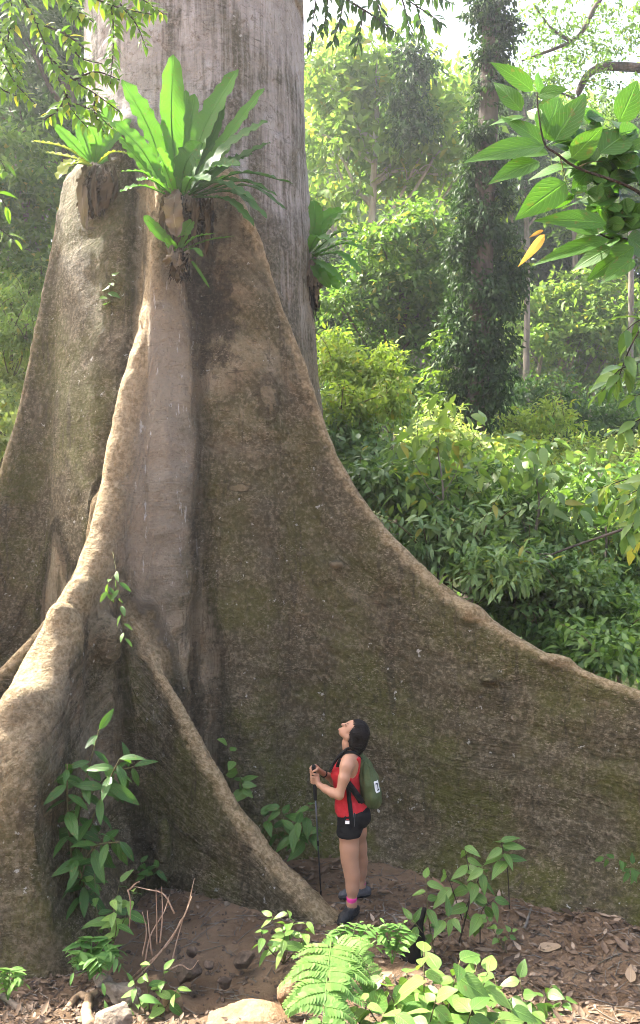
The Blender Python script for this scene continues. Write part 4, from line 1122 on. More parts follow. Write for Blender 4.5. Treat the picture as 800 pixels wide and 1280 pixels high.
for i in range(n):
    d = np.array([math.cos(a[i]), math.sin(a[i])]) * L[i]
    q = np.array([[x[i], y[i], 0], [x[i] + d[0] * .5 + rg.normal(0, .01), y[i] + d[1] * .5, 0], [x[i] + d[0], y[i] + d[1], 0]])
    q[:, 2] = rough_ground(q) + .008
    tube(mb, q, .004, .002, 4)
tag(mb.build('twig_litter', M['grey_trunk']), kind='stuff')
mb = MB(); n = 700
ico = bpy.data.meshes.new('tmp'); import bmesh
bm = bmesh.new(); bmesh.ops.create_icosphere(bm, subdivisions=1, radius=1)
iv = np.array([v.co[:] for v in bm.verts]); fi = np.array([[v.index for v in f.verts] for f in bm.faces]); bm.free(); bpy.data.meshes.remove(ico)
x = rg.normal(-.7, .9, n); y = rg.uniform(4.9, 7.2, n); p = np.stack([x, y, 0 * x], -1); p[:, 2] = rough_ground(p)
for i in range(n):
    r = rg.gamma(2, .005) + .004
    mb.add(p[i] + iv * r * rg.uniform(.6, 1.2, 3) * (1 + .2 * rg.normal(0, 1, (len(iv), 1))), fi)
tag(mb.build('gravel', M['rock_dark'], shade=False), kind='stuff')
# ------------------------------------------------------------------ the forest
def blob_leaves(mb, blobs, n_twig, per, L, rng, tpl=DIAMOND, droop=.35, spread=.30, shell=.5, fl=.45):
    """leaves in sprays spread through the crown's lobes"""
    B = np.array([b[:6] for b in blobs]); wts = (B[:, 3] * B[:, 4]) ** .9; wts /= wts.sum()
    k = rng.choice(len(B), n_twig, p=wts)
    d = unit(rng.normal(0, 1, (n_twig, 3))); d[:, 2] = np.where(d[:, 2] < -.35, -d[:, 2], d[:, 2])
    rr = shell + (1.08 - shell) * rng.random(n_twig) ** .6
    c = B[k, :3] + d * rr[:, None] * B[k, 3:6]
    out = unit(d * [1, 1, .5] + rng.normal(0, .35, (n_twig, 3)))
    m = n_twig * per
    t = rng.random(m) - .3
    base = np.repeat(c, per, 0) + np.repeat(out, per, 0) * (t * L * 3.2)[:, None] + rng.normal(0, 1, (m, 3)) * L * spread * np.array([1, 1, .6])
    ax_ = unit(np.repeat(out, per, 0) * .6 + rng.normal(0, .55, (m, 3)) + [0, 0, -droop])
    up = unit(UP + rng.normal(0, fl, (m, 3)))
    scatter(mb, tpl, base, ax_, up, L * rng.uniform(.65, 1.3, m))

def tree(name, label, cat, Y, trunk, blobs, n_twig, L, mat, r0=.15, r1=.05, tmat='dark_trunk', seed=0, per=9, group=None, tpl=DIAMOND, depth=1., droop=.35, extra=(), limbs=True, shell=.5, spread=.3, part='crown', tpart='trunk', fl=.45):
    rg = np.random.default_rng(seed + 100)
    s = Y / FPX
    if trunk:
        tp = [P(p[0], p[1], Y + (p[2] if len(p) > 2 else 0)) for p in trunk]
        g = gz(tp[0][0], tp[0][1]) - .1
        if tp[0][2] > g + .3: tp = [np.array([tp[0][0], tp[0][1], g])] + tp
        root = thing(name, label, cat, tp[0], group)
        mb = MB(); C = catmull(tp, 26); tube(mb, C, np.interp(np.linspace(0, 1, 26), [0, .06, 1], [r0 * 1.35, r0, r1]), None, 10, wob=.12, seed=seed); mb.build(tpart, M[tmat], root)
    else:
        c0 = np.mean([P(b[0], b[1], Y) for b in blobs], 0); root = thing(name, label, cat, (c0[0], c0[1], gz(c0[0], c0[1])), group); C = None
    bl = []
    for b in blobs:
        dy = (b[3] if len(b) > 3 else rg.uniform(-.6, .6) * b[2] * s * depth); rz = (b[4] if len(b) > 4 else .8)
        bl.append([*P(b[0], b[1], Y + dy), b[2] * s, b[2] * s * depth, b[2] * s * rz])
    if trunk and limbs or extra:
        mb = MB()
        if trunk and limbs:
            for b in bl:
                c = np.array(b[:3]); h = [q for q in C if q[2] < c[2] - b[5] * .2]
                q = h[-1] if h else C[-1]
                q = min(h or [C[-1]], key=lambda q: abs(np.linalg.norm(q - c) - 1.1 * abs(c[0] - q[0]) - b[3] * 1.1))
                mid = (q + c) / 2 + [0, 0, -.12 * np.linalg.norm(c - q)]
                tube(mb, [q, mid, c, c + (c - mid) * .35], r0 * .35, r0 * .06, 6, 12)
                for _ in range(3):
                    e = c + unit(rg.normal(0, 1, 3)) * np.array(b[3:6]) * .85
                    tube(mb, [mid * .4 + c * .6, (c + e) / 2 + [0, 0, .05], e], r0 * .12, r0 * .03, 4, 8)
        for e in extra:
            tube(mb, [P(p[0], p[1], Y + (p[2] if len(p) > 2 else 0)) for p in e[0]], e[1], e[2], 7, 20, wob=.15)
        mb.build('limbs', M[tmat], root)
    mb = MB(); blob_leaves(mb, bl, n_twig, per, L, rg, tpl, droop, spread, shell, fl)
    mb.build(part, M[mat], root)
    return root
G1 = 'trees of the hazy forest slope'
tree('pale_tree', 'tall tree with a pale slender trunk and large drooping leaves right of the giant trunk', 'tree', 19, [(452,640),(456,450),(461,350),(468,200),(474,95)],
     [(412,105,48),(470,95,50),(535,125,48),(425,190,46),(520,205,46),(470,240,42),(562,235,40),(405,265,36),(500,160,52),(560,165,36),(440,140,50)], 620, .30, 'tree_light', .17, .05, 'pale_trunk', 1, extra=[([(470,205),(430,180),(395,165)], .06, .02), ([(468,230),(500,212),(540,218),(580,214)], .06, .02), ([(464,250),(435,235),(420,205)], .05, .02)])
tree('bright_tree', 'small bushy tree with bright sunlit top between the pale trunk and the vine clad tree', 'tree', 16, [(497,560),(492,460),(505,400),(520,340)],
     [(480,312,34),(522,302,40),(552,338,34),(500,368,40),(462,350,28),(540,388,34),(478,408,30),(430,385,28),(520,425,30),(556,430,26)], 900, .17, 'tree_mid', .10, .03, 'dark_trunk', 2, extra=[([(492,450),(520,420),(545,410)], .04, .015), ([(494,470),(470,440),(450,425)], .035, .012)])
# vine clad tree
Yv = 13.5
rt = thing('vine_clad_tree', 'tall straight tree wrapped in dark climbing vines on the right', 'tree', (P(598,560,Yv)[0], Yv, gz(P(598,560,Yv)[0], Yv)))
mb = MB(); tb = [P(590,700,Yv), P(594,560,Yv), P(600,400,Yv), P(606,240,Yv), P(613,80,Yv), P(618,-120,Yv), P(620,-260,Yv)]; tb[0][2] = gz(*tb[0][:2])
tube(mb, tb, .22, .13, 12, 30, wob=.1); mb.build('trunk', M['dark_trunk'], rt)
rg = np.random.default_rng(77); bl = []
for (px, py, r) in [(612,-60,16),(620,-20,20),(606,20,18),(628,45,15),(614,75,14),(620,110,13),(606,140,13),(600,175,12),(608,205,13),(604,232,24),(588,262,24),(618,258,22),(600,290,28),(580,320,24),(620,312,26),(632,345,24),(586,360,26),(608,380,30),(574,400,22),(626,395,26),(640,360,20),(590,430,28),(618,440,26),(568,455,20),(600,475,28),(574,500,24),(612,505,26),(594,530,26),(566,535,16),(622,470,20)]:
    q = 1.05 if py < 235 else .70
    bl.append([*P(px, py, Yv + rg.uniform(-.25, .25)), r * q * Yv / FPX, r * q * Yv / FPX, r * Yv / FPX * 1.15])
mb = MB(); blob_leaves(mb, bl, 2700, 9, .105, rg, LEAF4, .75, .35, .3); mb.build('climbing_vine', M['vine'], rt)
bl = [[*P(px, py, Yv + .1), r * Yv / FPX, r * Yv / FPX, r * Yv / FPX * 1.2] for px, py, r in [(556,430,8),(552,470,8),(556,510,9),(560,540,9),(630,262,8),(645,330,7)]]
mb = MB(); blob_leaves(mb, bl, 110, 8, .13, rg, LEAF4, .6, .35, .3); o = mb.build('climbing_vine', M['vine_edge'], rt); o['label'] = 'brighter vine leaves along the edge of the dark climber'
tree('feathery_tree', 'yellow green feathery tree with thin leaning trunks on the slope at the right', 'tree', 27, [(664,560),(668,500),(676,450),(690,410)],
     [(680,395,46),(735,385,50),(785,405,46),(655,440,36),(720,440,56),(778,470,46),(700,500,40),(750,430,46),(650,400,30)], 1000, .24, 'tree_light', .14, .05, 'grey_trunk', 4, extra=[([(672,560),(690,500),(700,455),(712,420)], .10, .05), ([(735,560),(740,500),(752,450)], .08, .04), ([(690,470),(720,450)], .05, .03)])
tree('spreading_tree', 'fine leaved tree reaching in from the right with dark crooked branches against the sky', 'tree', 15, [(905,640),(892,300),(850,95)],
     [(690,62,44),(738,70,46),(660,108,40),(716,118,44),(775,60,44),(690,10,40),(780,20,40),(742,150,34),(655,30,28),(800,130,30)], 620, .085, 'tree_mid', .3, .12, 'dark_trunk', 5, limbs=False, shell=.25, extra=[([(850,95),(790,84),(745,86),(724,112),(722,135),(700,160),(684,176)], .10, .03), ([(800,-60),(752,-4),(730,36),(714,52),(680,66),(652,76)], .06, .02), ([(714,52),(690,36),(670,10)], .035, .012), ([(724,125),(706,118),(690,112)], .03, .01)])
tree('dark_hill_tree', 'dark round tree far up the slope just right of the vine clad tree', 'tree', 34, [(668,520),(668,400),(670,320)], [(648,300,34),(690,292,38),(660,340,36),(720,325,36),(700,355,30),(640,350,26)], 700, .34, 'tree_dark', .2, .08, seed=6, group=G1)
tree('hill_tree', 'dim green tree standing low behind the drooping trunk fern', 'tree', 22, [(436,560),(432,470),(428,400)], [(412,392,30),(440,420,34),(405,335,28),(425,455,32),(455,470,28),(398,430,26)], 650, .22, 'tree_dark', .12, .04, 'pale_trunk', 7)
tree('hill_tree', 'pale hazy tree filling the gap left of the vine clad trunk', 'tree', 31, [(572,520),(572,350),(574,230)], [(566,175,36),(592,235,38),(556,290,36),(580,310,36),(545,235,30),(600,170,28),(570,360,34)], 620, .32, 'tree_light', .2, .07, 'grey_trunk', 8)
tree('hill_tree', 'hazy olive tree behind the big near leaves at the right', 'tree', 30, [(760,560),(765,400),(768,290)], [(752,245,40),(790,270,40),(740,300,36),(792,325,38),(770,210,34),(720,260,30),(820,240,40)], 640, .32, 'tree_mid', .2, .07, 'grey_trunk', 9, group=G1)
tree('hill_tree', 'faint grey green tree beneath the white gap of sky', 'tree', 44, [(560,520),(556,300),(552,180)], [(550,155,40),(590,140,34),(520,175,40),(570,195,40),(620,175,36),(640,140,34),(500,120,34)], 700, .42, 'tree_mid', .25, .1, 'grey_trunk', 10, group=G1)
tree('hanging_creeper', 'dark clump of creeper hanging in the crown of the pale trunked tree', 'vine', 17.6, None, [(512,72,13,0,1.6),(518,105,17,0,1.6),(508,140,17,0,1.7),(522,165,14,0,1.7),(500,170,12,0,1.6),(530,85,10,0,1.5)], 300, .15, 'tree_dark', seed=11, droop=.9, shell=.2, part='foliage')
# hanging branch across the top
def near_branch(name, label, Y, twigs, L, mat, n, tpl, seed, r=.010, droop=.5, group=None, start=.1, spread=.75, sm='darktwig', facecam=.4, cat='branch'):
    rg = np.random.default_rng(seed)
    p0 = twigs[0][0]; root = thing(name, label, cat, P(p0[0], p0[1], Y), group)
    ml = MB()
    for i, t in enumerate(twigs):
        pts = [P(p[0], p[1], Y + (p[2] if len(p) > 2 else 0)) for p in t]
        mb = MB(); tube(mb, pts, r if i == 0 else r * .55, r * .25, 6, 20); mb.build('twig', M[sm], root)
        ln = np.linalg.norm(np.diff(np.array(pts), axis=0), axis=1).sum()
        leafy(ml, pts, max(3, int(n * ln)), L, tpl, rg, start=start, droop=droop, spread=spread, facecam=facecam)
    ml.build('foliage', M[mat], root)
    return root
near_branch('hanging_branch', 'dark leafy branch hanging across the top right of the giant trunk', 9.5, [[(360,-60),(420,-10),(470,22),(500,45)], [(400,-30),(392,20),(388,58)], [(430,-5),(425,25),(415,55)], [(455,12),(450,40),(446,60)], [(480,-60),(500,-10),(540,20),(552,30)], [(500,-10),(508,18),(512,42)], [(520,5),(526,28),(530,48)], [(395,-40),(410,5),(402,40)], [(440,-40),(470,0),(480,40)], [(470,-50),(530,-12),(565,4)]],
            .15, 'tree_dark', 22, OV, 41, .02, .7)
G2 = 'undergrowth shrubs beyond the buttress'
def shrub(label, Y, blobs, n, L, mat, seed, tpl=LEAF4, group=G2, shoots=15, **kw):
    """a shrub: leafy lobes on stems, with longer shoots standing out of them"""
    s = Y / FPX; xs = np.mean([b[0] for b in blobs]); ym = max(b[1] for b in blobs); yc = np.mean([b[1] for b in blobs])
    blobs = [(b[0], b[1], b[2], (yc - b[1]) * .021) for b in blobs]      # the thicket climbs away up the slope
    root = tree('shrub', label, 'shrub', Y, [(xs, ym), (xs, np.mean([b[1] for b in blobs]))], blobs, int(n * 1.45), L * .68, mat, .035, .012, 'stem', seed, per=8, group=group, tpl=tpl, part='foliage', tpart='stem', shell=.25, **kw)
    rg = np.random.default_rng(seed + 900); ml = MB()
    for k in range(shoots):
        b = blobs[rg.integers(len(blobs))]; p = P(b[0] + rg.uniform(-.6, .6) * b[2], b[1] - b[2] * .3, Y + b[3] - rg.uniform(0, .9) * b[2] * s)
        d = np.array([rg.normal(0, .45), rg.normal(-.15, .35), rg.uniform(.5, 1.)]); l = rg.uniform(.9, 1.7) * b[2] * s
        q = [p, p + unit(d) * l * .6, p + unit(d) * l + np.array([d[0], d[1], -.2]) * l * .3]
        mb = MB(); tube(mb, q, .009, .003, 5, 10); mb.build('shoot', M['stem'], root)
        leafy(ml, q, int(rg.integers(7, 13)), L * rg.uniform(.6, .9), OV if seed % 2 else LN, rg, start=.35, droop=.35, spread=.8, facecam=.3)
    ml.build('shoot_leaves', M[mat], root)
    return root
shrub('yellow green shrub close behind the crest of the right buttress', 11.3, [(430,468,32),(468,482,30),(490,510,24),(440,520,30),(420,440,22),(480,455,20)], 420, .15, 'shrub_yel', 20)
shrub('grey green drooping shrub just over the middle of the buttress crest', 10, [(440,560,32),(472,590,34),(428,520,24),(490,622,28),(455,620,26)], 380, .19, 'shrub_grey', 21)
shrub('pale glossy shrub at the foot of the vine clad tree', 11.6, [(560,560,28),(590,578,32),(538,588,30),(575,615,32),(610,605,24),(525,560,22),(550,530,20)], 440, .15, 'shrub_pale', 22)
shrub('bright yellow green shrub in the sun right of the vine clad tree', 14, [(652,540,30),(690,533,30),(722,575,32),(660,578,32),(640,606,28),(700,600,30),(620,575,24)], 520, .16, 'shrub_yel', 23)
shrub('pale yellow shrub in the sun at the far right', 12.5, [(738,590,28),(770,600,32),(720,622,24),(790,568,28),(760,640,30),(705,640,22)], 420, .15, 'shrub_pale', 24)
shrub('dense green shrub with pointed leaves beside the crest at the picture centre right', 9.3, [(520,632,34),(555,655,40),(590,690,40),(540,690,34),(570,620,30),(500,600,22),(620,720,34)], 560, .19, 'shrub_grey', 25, tpl=LANCE4)
shrub('wide green shrub with whitish green leaves below the yellow shrubs', 9.8, [(640,650,44),(680,690,46),(650,720,42),(700,640,36),(610,640,30),(720,740,40)], 800, .14, 'shrub_grey', 26, tpl=DIAMOND)
shrub('dark leafy shrub above the lower end of the right buttress', 9.0, [(740,700,44),(785,730,44),(735,770,44),(790,800,46),(700,760,36),(760,830,36),(680,740,30)], 760, .165, 'shrub_mid', 27)
shrub('taller shrub with upright shoots among the green undergrowth', 9.6, [(560,610,22),(590,640,26),(610,600,18),(640,625,24),(575,660,26)], 260, .18, 'shrub_mid', 28, tpl=LANCE4)
shrub('light green shrub at the right edge over the dark leafy one', 10.2, [(760,660,36),(795,640,34),(800,690,36),(740,650,26),(775,690,30)], 380, .18, 'shrub_grey', 29, tpl=LANCE4)
shrub('shaded green thicket behind the yellow green shrub by the crest', 15.5, [(440,440,36),(490,470,36),(530,500,40),(470,520,40),(540,540,36),(420,500,30),(510,440,26)], 560, .19, 'shrub_mid', 30)
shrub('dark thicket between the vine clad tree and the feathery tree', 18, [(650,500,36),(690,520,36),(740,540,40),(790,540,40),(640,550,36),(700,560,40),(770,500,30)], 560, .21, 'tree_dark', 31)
shrub('thicket of mid green leaves in the dip below the pale shrubs', 11.2, [(640,610,40),(700,620,40),(560,630,36),(760,650,40),(600,620,36),(800,620,36)], 520, .18, 'shrub_mid', 32)
shrub('low fresh green shrub peeping over the crest just left of the two burls', 8.7, [(640,768,26),(676,788,28),(706,806,26),(618,748,22),(660,750,22),(735,820,24)], 380, .15, 'shrub_mid', 34)
for i, (px, top, Yt, lb, bl_) in enumerate([
    (590, 95, 26, 'tall slim tree standing behind the vine clad trunk with a narrow crown', [(590,110,24),(575,150,26),(606,170,26),(588,205,28),(570,240,24),(612,240,24)]),
    (655, 120, 24, 'tall slim tree right of the vine clad trunk below the dark crooked branch', [(655,135,24),(640,175,26),(672,190,28),(650,230,28),(680,245,24),(636,265,24)]),
    (715, 150, 29, 'tall hazy tree between the crooked branch and the big near leaves', [(715,165,28),(695,205,28),(735,215,30),(712,255,30),(748,180,26),(690,160,24)]),
    (785, 140, 25, 'tall hazy tree at the right edge behind the crooked branch', [(785,160,28),(765,200,28),(800,215,30),(780,255,30),(812,150,26)]),
    (415, 60, 28, 'tall hazy tree hugging the right side of the giant trunk near the top', [(415,75,30),(398,120,30),(430,140,30),(405,180,32),(395,220,30)])]):
    tree('slim_tree', lb, 'tree', Yt, [(px, 600), (px + 4, 350), (px, top)], bl_, 520, .21, ['tree_mid', 'tree_dark', 'tree_light', 'tree_mid', 'tree_light'][i], .14, .05, 'grey_trunk', 70 + i, 8, None, shell=.25)
for i, (px, py, top, lb, mt_) in enumerate([(548, 690, 545, 'slim young tree with sparse bright leaves standing in the undergrowth behind the crest', 'tree_light'), (668, 700, 560, 'slim young tree with drooping leaves in the middle of the undergrowth', 'shrub_grey'), (752, 760, 590, 'slim young tree with narrow leaves at the right of the undergrowth', 'tree_mid')]):
    tree('young_tree', lb, 'tree', 8.9 + .2 * i, [(px, py), (px + 6, (py + top) / 2), (px - 4, top)], [(px - 26, top + 40, 16), (px + 28, top + 30, 17), (px, top + 6, 17), (px + 14, top + 70, 16), (px - 14, top + 95, 16)], 46, .19, mt_, .022, .008, 'grey_trunk', 60 + i, 5, None, OV if i != 2 else LN, shell=.2, spread=.6)
tree('twiggy_sapling', 'long thin bare branch crossing the undergrowth at the right', 'branch', 8.3, None, [(585,712,8,0),(600,700,6,0)], 12, .14, 'shrub_yel', seed=33, per=6, tpl=LANCE4, extra=[([(812,650),(760,668),(690,693),(640,720),(590,760)], .016, .007), ([(690,693),(660,690),(640,676)], .008, .004)], part='foliage')
near_branch('leafy_branch', 'narrow leaved branch hanging in at the right edge below the big leaves', 6.0, [[(860,330),(820,380),(790,430),(770,480)], [(850,420),(810,450),(775,462),(752,490)], [(860,470),(820,510),(790,530),(765,545)], [(860,520),(825,580),(800,610),(770,625)], [(830,390),(800,400),(780,415)], [(860,560),(820,600),(800,640),(782,670)], [(850,480),(815,490),(790,495)]],
            .20, 'shrub_mid', 18, LN, 43, .012, .5)
near_branch('leafy_branch', 'yellow green tuft of long leaves drooping at the right edge by the pale shrub', 6.6, [[(850,560),(810,590),(780,600),(745,612)], [(840,600),(800,622),(770,640)], [(850,640),(810,660),(790,690)]], .22, 'shrub_yel', 13, LN, 44, .010, .6)
# left side
tree('forest_tree', 'dark leaved tree with a slim dark trunk left of the giant trunk', 'tree', 14, [(88,640),(90,400),(86,180),(92,0)], [(40,60,44),(92,110,36),(20,150,48),(66,190,42),(30,10,44),(100,40,34),(110,180,24)], 640, .17, 'tree_dark', .16, .1, 'dark_trunk', 50, spread=.35)
tree('forest_tree', 'bushy tree with hanging brownish tufts left of the left buttress', 'tree', 12.5, [(30,620),(32,400),(36,290)], [(34,255,36),(8,320,40),(52,300,28),(72,240,24),(20,200,30),(-20,270,36),(45,350,26)], 600, .15, 'tree_mid', .09, .03, 'grey_trunk', 51, droop=.5)
tree('forest_tree', 'hazy lighter tree far behind the dark leaved one at the top left', 'tree', 27, [(40,640),(44,300),(46,120)], [(50,40,56),(0,100,56),(100,60,48),(30,180,48),(90,140,44),(-20,30,44),(60,250,40),(110,10,36)], 900, .28, 'tree_mid', .2, .07, 'grey_trunk', 52)
shrub('bright green shrub at the left edge above the pale leaved one', 11.4, [(20,390,30),(2,430,34),(40,362,24),(10,350,28),(32,430,20),(-20,400,30)], 460, .15, 'tree_light', 53, tpl=LANCE4, group=None)
shrub('shrub with pale shining leaves at the left edge beside the left buttress', 10.9, [(8,480,28),(-8,520,34),(20,450,22),(0,560,34),(-25,470,30),(15,530,18)], 380, .17, 'shrub_pale', 54, group=None)
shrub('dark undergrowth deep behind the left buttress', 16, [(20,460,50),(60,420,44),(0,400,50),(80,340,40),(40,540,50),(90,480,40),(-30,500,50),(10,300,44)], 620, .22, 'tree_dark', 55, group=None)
# overhanging twigs at the top left
near_branch('overhanging_branch', 'drooping branch of small bright backlit leaves across the top left corner', 4.3, [
    [(-30,-70),(25,-5),(45,28),(62,72),(84,122)], [(45,28),(80,42),(105,60)], [(30,-40),(110,-5),(150,10),(190,18)], [(62,72),(92,100),(120,118),(150,140)], [(135,-20),(142,40),(138,105)], [(150,5),(170,30),(182,58)], [(-20,0),(0,40),(12,70),(30,100)], [(-20,40),(5,80),(20,105),(44,130)], [(80,40),(98,70),(128,80)],
    [(84,122),(92,140),(110,160)], [(-10,-30),(60,-10),(95,12),(120,30)], [(20,20),(10,50),(25,80)], [(84,118),(72,138),(55,150)], [(92,100),(120,90),(150,100)], [(110,-30),(170,-5),(205,18)], [(-20,90),(0,110),(20,120)], [(120,118),(118,140),(130,165)], [(95,130),(115,138),(140,160)], [(0,-40),(15,10),(8,35)], [(60,-30),(85,5),(100,25)]],
    .066, 'branch_leaf', 92, OV, 45, .010, .42, start=.1, facecam=.9)
near_branch('overhanging_branch', 'few bright leaves on a twig at the left edge half way up the frame', 4.2, [[(-30,220),(-5,240),(10,262)], [(-20,270),(5,290),(18,300)], [(-20,180),(0,200),(8,215)]], .085, 'branch_leaf', 22, LN, 46, .006, .5)
# the near branch of big leaves at the top right
Yb = 2.9
rg0 = np.random.default_rng(15)
rt = thing('broad_leaved_branch', 'near branch of big translucent green leaves reaching in at the top right', 'branch', P(815,250,Yb))
zx = lambda x, y, d=0.: P(590 + x / 3.81, 60 + y / 3.81, Yb + d)
for s, r in (([(900,760,.1),(800,690,.05),(700,640),(500,570),(400,500),(345,455),(315,300),(310,210)], .0065), ([(900,930,.2),(800,912,.15),(660,905,.12),(600,880,.1)], .006), ([(900,850,.1),(800,700,.1),(720,640,.1),(700,560,.1)], .004), ([(420,520),(450,640,.03)], .0025), ([(500,570),(560,545,.02),(620,540,.05)], .003), ([(660,905,.12),(560,930,.06),(490,980,.05)], .003)):
    mb = MB(); tube(mb, [zx(*p) for p in s], r, r * .35, 7, 24); mb.build('twig', M['stem'] if r < .004 else M['darktwig'], rt)
rg = np.random.default_rng(5)
BL = [(290,205,100,68,80,-.05),(235,300,100,152,80,.05),(340,460,150,318,105,.0),(345,465,0,530,112,-.1),(365,505,130,500,70,.08),(318,540,110,632,95,-.12),(457,562,265,622,85,.1),(446,640,245,808,125,-.08),(350,435,440,215,150,.08),(395,445,556,200,115,.0),(310,208,336,112,70,.04),(318,225,445,200,60,-.08),
      (475,525,632,385,120,-.08),(612,500,800,372,150,.05),(700,352,812,145,110,.0),(490,700,545,645,60,.05),(560,752,720,680,95,.12),(498,690,398,752,80,.1),(640,835,322,822,95,-.05),(600,885,448,850,90,.05),(650,912,312,1028,75,.0),(664,950,480,1058,80,.08),(770,945,565,1108,95,.05),(770,1005,630,1112,80,-.05),
      (345,888,250,1035,62,-.06),(340,868,278,902,28,.0),(800,800,700,862,70,.08),(810,850,640,828,80,.15),(790,640,645,612,70,.12),(795,555,655,532,80,.08),(622,762,690,870,85,.1),(725,800,600,752,80,.15),(830,440,740,490,90,.02),(700,650,800,700,80,.1),(640,640,560,560,60,.1),(450,640,500,720,60,.08),(590,540,520,460,70,.1),
      (690,910,700,1020,90,.14),(560,930,500,990,60,.05),(740,900,860,1000,120,.1),(760,860,850,760,110,.12),(820,300,900,180,110,.05),(800,650,880,560,110,.1),(250,330,85,360,50,.05),(330,330,250,300,50,.1),(600,620,700,740,90,.2),(520,580,440,560,60,.1),(700,700,760,800,100,.2),(640,880,700,800,90,.18)]
for k in range(75):
    x = rg.uniform(430, 830); y = 455 + .52 * (x - 350) + rg.uniform(-250, 200); L_ = rg.uniform(95, 160); a_ = rg.uniform(1.9, 4.4) if k % 3 else rg.uniform(-.9, .9)
    BL.append((x, y, x + L_ * math.cos(a_), y + L_ * .7 * math.sin(a_) + 15, rg.uniform(60, 100), rg.uniform(.06, .4)))
for k in range(30):     # more leaves deeper in the spray
    x = rg.uniform(560, 860); y = rg.uniform(520, 1000); L_ = rg.uniform(90, 150); a_ = rg.uniform(2.2, 3.9) if k % 3 else rg.uniform(-.5, 6)
    BL.append((x, y, x + L_ * math.cos(a_), y + L_ * .8 * abs(math.sin(a_)) + 20, rg.uniform(60, 100), rg.uniform(.08, .35)))
for i, (x0, y0, x1, y1, wd, d) in enumerate(BL):
    a = zx(x0, y0, d * .3); b = zx(x1, y1, d); L = np.linalg.norm(b - a)
    w = 1.2 * wd / 3.81 * Yb / FPX / L / .47
    up = unit(np.array([rg.normal(0, .35), -1., .35 + rg.normal(0, .35)]))
    mb = MB(); scatter(mb, OVN, [a], [b - a + np.array([0, 0, .10 * L])], [up], [L * 1.03], [min(w, 1.35) * (.6 if i in (24, 25) else 1)])
    o = mb.build('leaf', M['orange_leaf'] if i in (24, 25) else M['big_leaf'], rt)
    if i == 24: o['label'] = 'young orange leaf hanging at the branch tip'

# the far wooded slope: one mass
rg = np.random.default_rng(91)
mb = MB(); mt = MB()
n = 230
for i in range(n):
    y = rg.uniform(36, 92); x = rg.uniform(-.62, .62) * y; z0 = gz(x, y); hgt = rg.uniform(9, 15)
    for k in range(5):
        c = np.array([x, y, z0 + hgt * rg.uniform(.45, 1.)]) + rg.normal(0, 1, 3) * [1.9, 1.9, .6]
        r = rg.uniform(1.3, 2.4)
        blob_leaves(mb, [[*c, r, r, r * .75]], 22, 6, .62, rg, DIAMOND, .3, .4, .55)
    tube(mt, [(x, y, z0 - .3), (x + rg.normal(0, .4), y, z0 + hgt * .8)], .28, .1, 5, 4)
F = mb.f
fo_ = mb.build('far_forest', [M['tree_mid']]); tag(fo_, kind='stuff')
tag(mt.build('far_trunks', M['grey_trunk']), kind='stuff')
# undergrowth covering the slope: one mass
mb = MB(); n = 2600
y = 11.5 + 40 * rg.random(n) ** 1.3; x = rg.uniform(-.6, .6, n) * y; q = np.stack([x, y, 0 * x], -1); z = rough_ground(q)
keep = ~((y < 14) & (np.abs(x + 1) < 2.6)); x, y, z = x[keep], y[keep], z[keep]
bl = [[a, b, c + .3, .5 + .02 * b, .5 + .02 * b, .45] for a, b, c in zip(x, y, z)]
blob_leaves(mb, bl, 9000, 7, .26, rg, DIAMOND, .3, .4, .4)
tag(mb.build('undergrowth', M['shrub_mid']), kind='stuff')
# ------------------------------------------------------------------ the hiker
Y0 = 6.69
def W(x, y, Y=Y0): return P(350 + x / 4.13, 870 + y / 4.13, Y)
def Hd(x, y, dy=0.): return P(380 + x / 7.27, 890 + y / 7.27, Y0 + dy)
person = thing('person', 'woman in red tank top and black shorts looking up, both hands on a pole', 'person', (W(375, 1000)[0], Y0, 0))
lo_, hi_ = np.array([-.16, 6.30, -.02]), np.array([.52, 7.10, 1.72])
B_ = Field(lo_, hi_, .006)
T_ = Field(lo_, hi_, .006)     # trunk of the body alone, for the tank top
S_ = Field(lo_, hi_, .006)     # hips and thighs, for the shorts
def torso(f):
    f.ell(W(343, 405), (.098, .138, .17), .05).ell(W(352, 512), (.090, .122, .14), .06).ell(W(376, 598), (.112, .155, .11), .05)
    for s in (-1, 1):
        f.ell(W(303, 398, Y0 + s * .062), (.052, .058, .058), .04)
        f.cone(W(362, 318), W(350, 334, Y0 + s * .135), .05, .045, .04)
        f.ell(W(375, 350, Y0 + s * .08), (.05, .07, .09), .05)
def hips(f):
    f.ell(W(376, 598), (.112, .155, .11), .05).ell(W(356, 560), (.092, .128, .06), .05)
    for s in (-1, 1): f.ell(W(412, 618, Y0 + s * .075), (.082, .085, .085), .04)
    f.chain([W(362, 635, 6.605), W(356, 700, 6.595), W(358, 790, 6.58)], [.092, .086, .070], .03)
    f.chain([W(385, 635, 6.775), W(395, 700, 6.80), W(404, 770, 6.83)], [.090, .082, .062], .03)
torso(B_); hips(B_); torso(T_); hips(T_)
S_.F[:] = B_.F
B_.chain([W(358, 790, 6.58), W(360, 845, 6.57), W(366, 885, 6.565), W(374, 930, 6.56), W(374, 990, 6.55), W(371, 1070, 6.54), W(372, 1110, 6.54)], [.067, .057, .053, .053, .044, .033, .035], .05)
B_.chain([W(404, 770, 6.83), W(408, 798, 6.84), W(416, 850, 6.86), W(416, 905, 6.87), W(417, 980, 6.88), W(418, 1005, 6.88)], [.062, .054, .053, .045, .033, .034], .05)
B_.ell(W(342, 840, 6.57), (.022, .03, .034), .05)      # kneecap
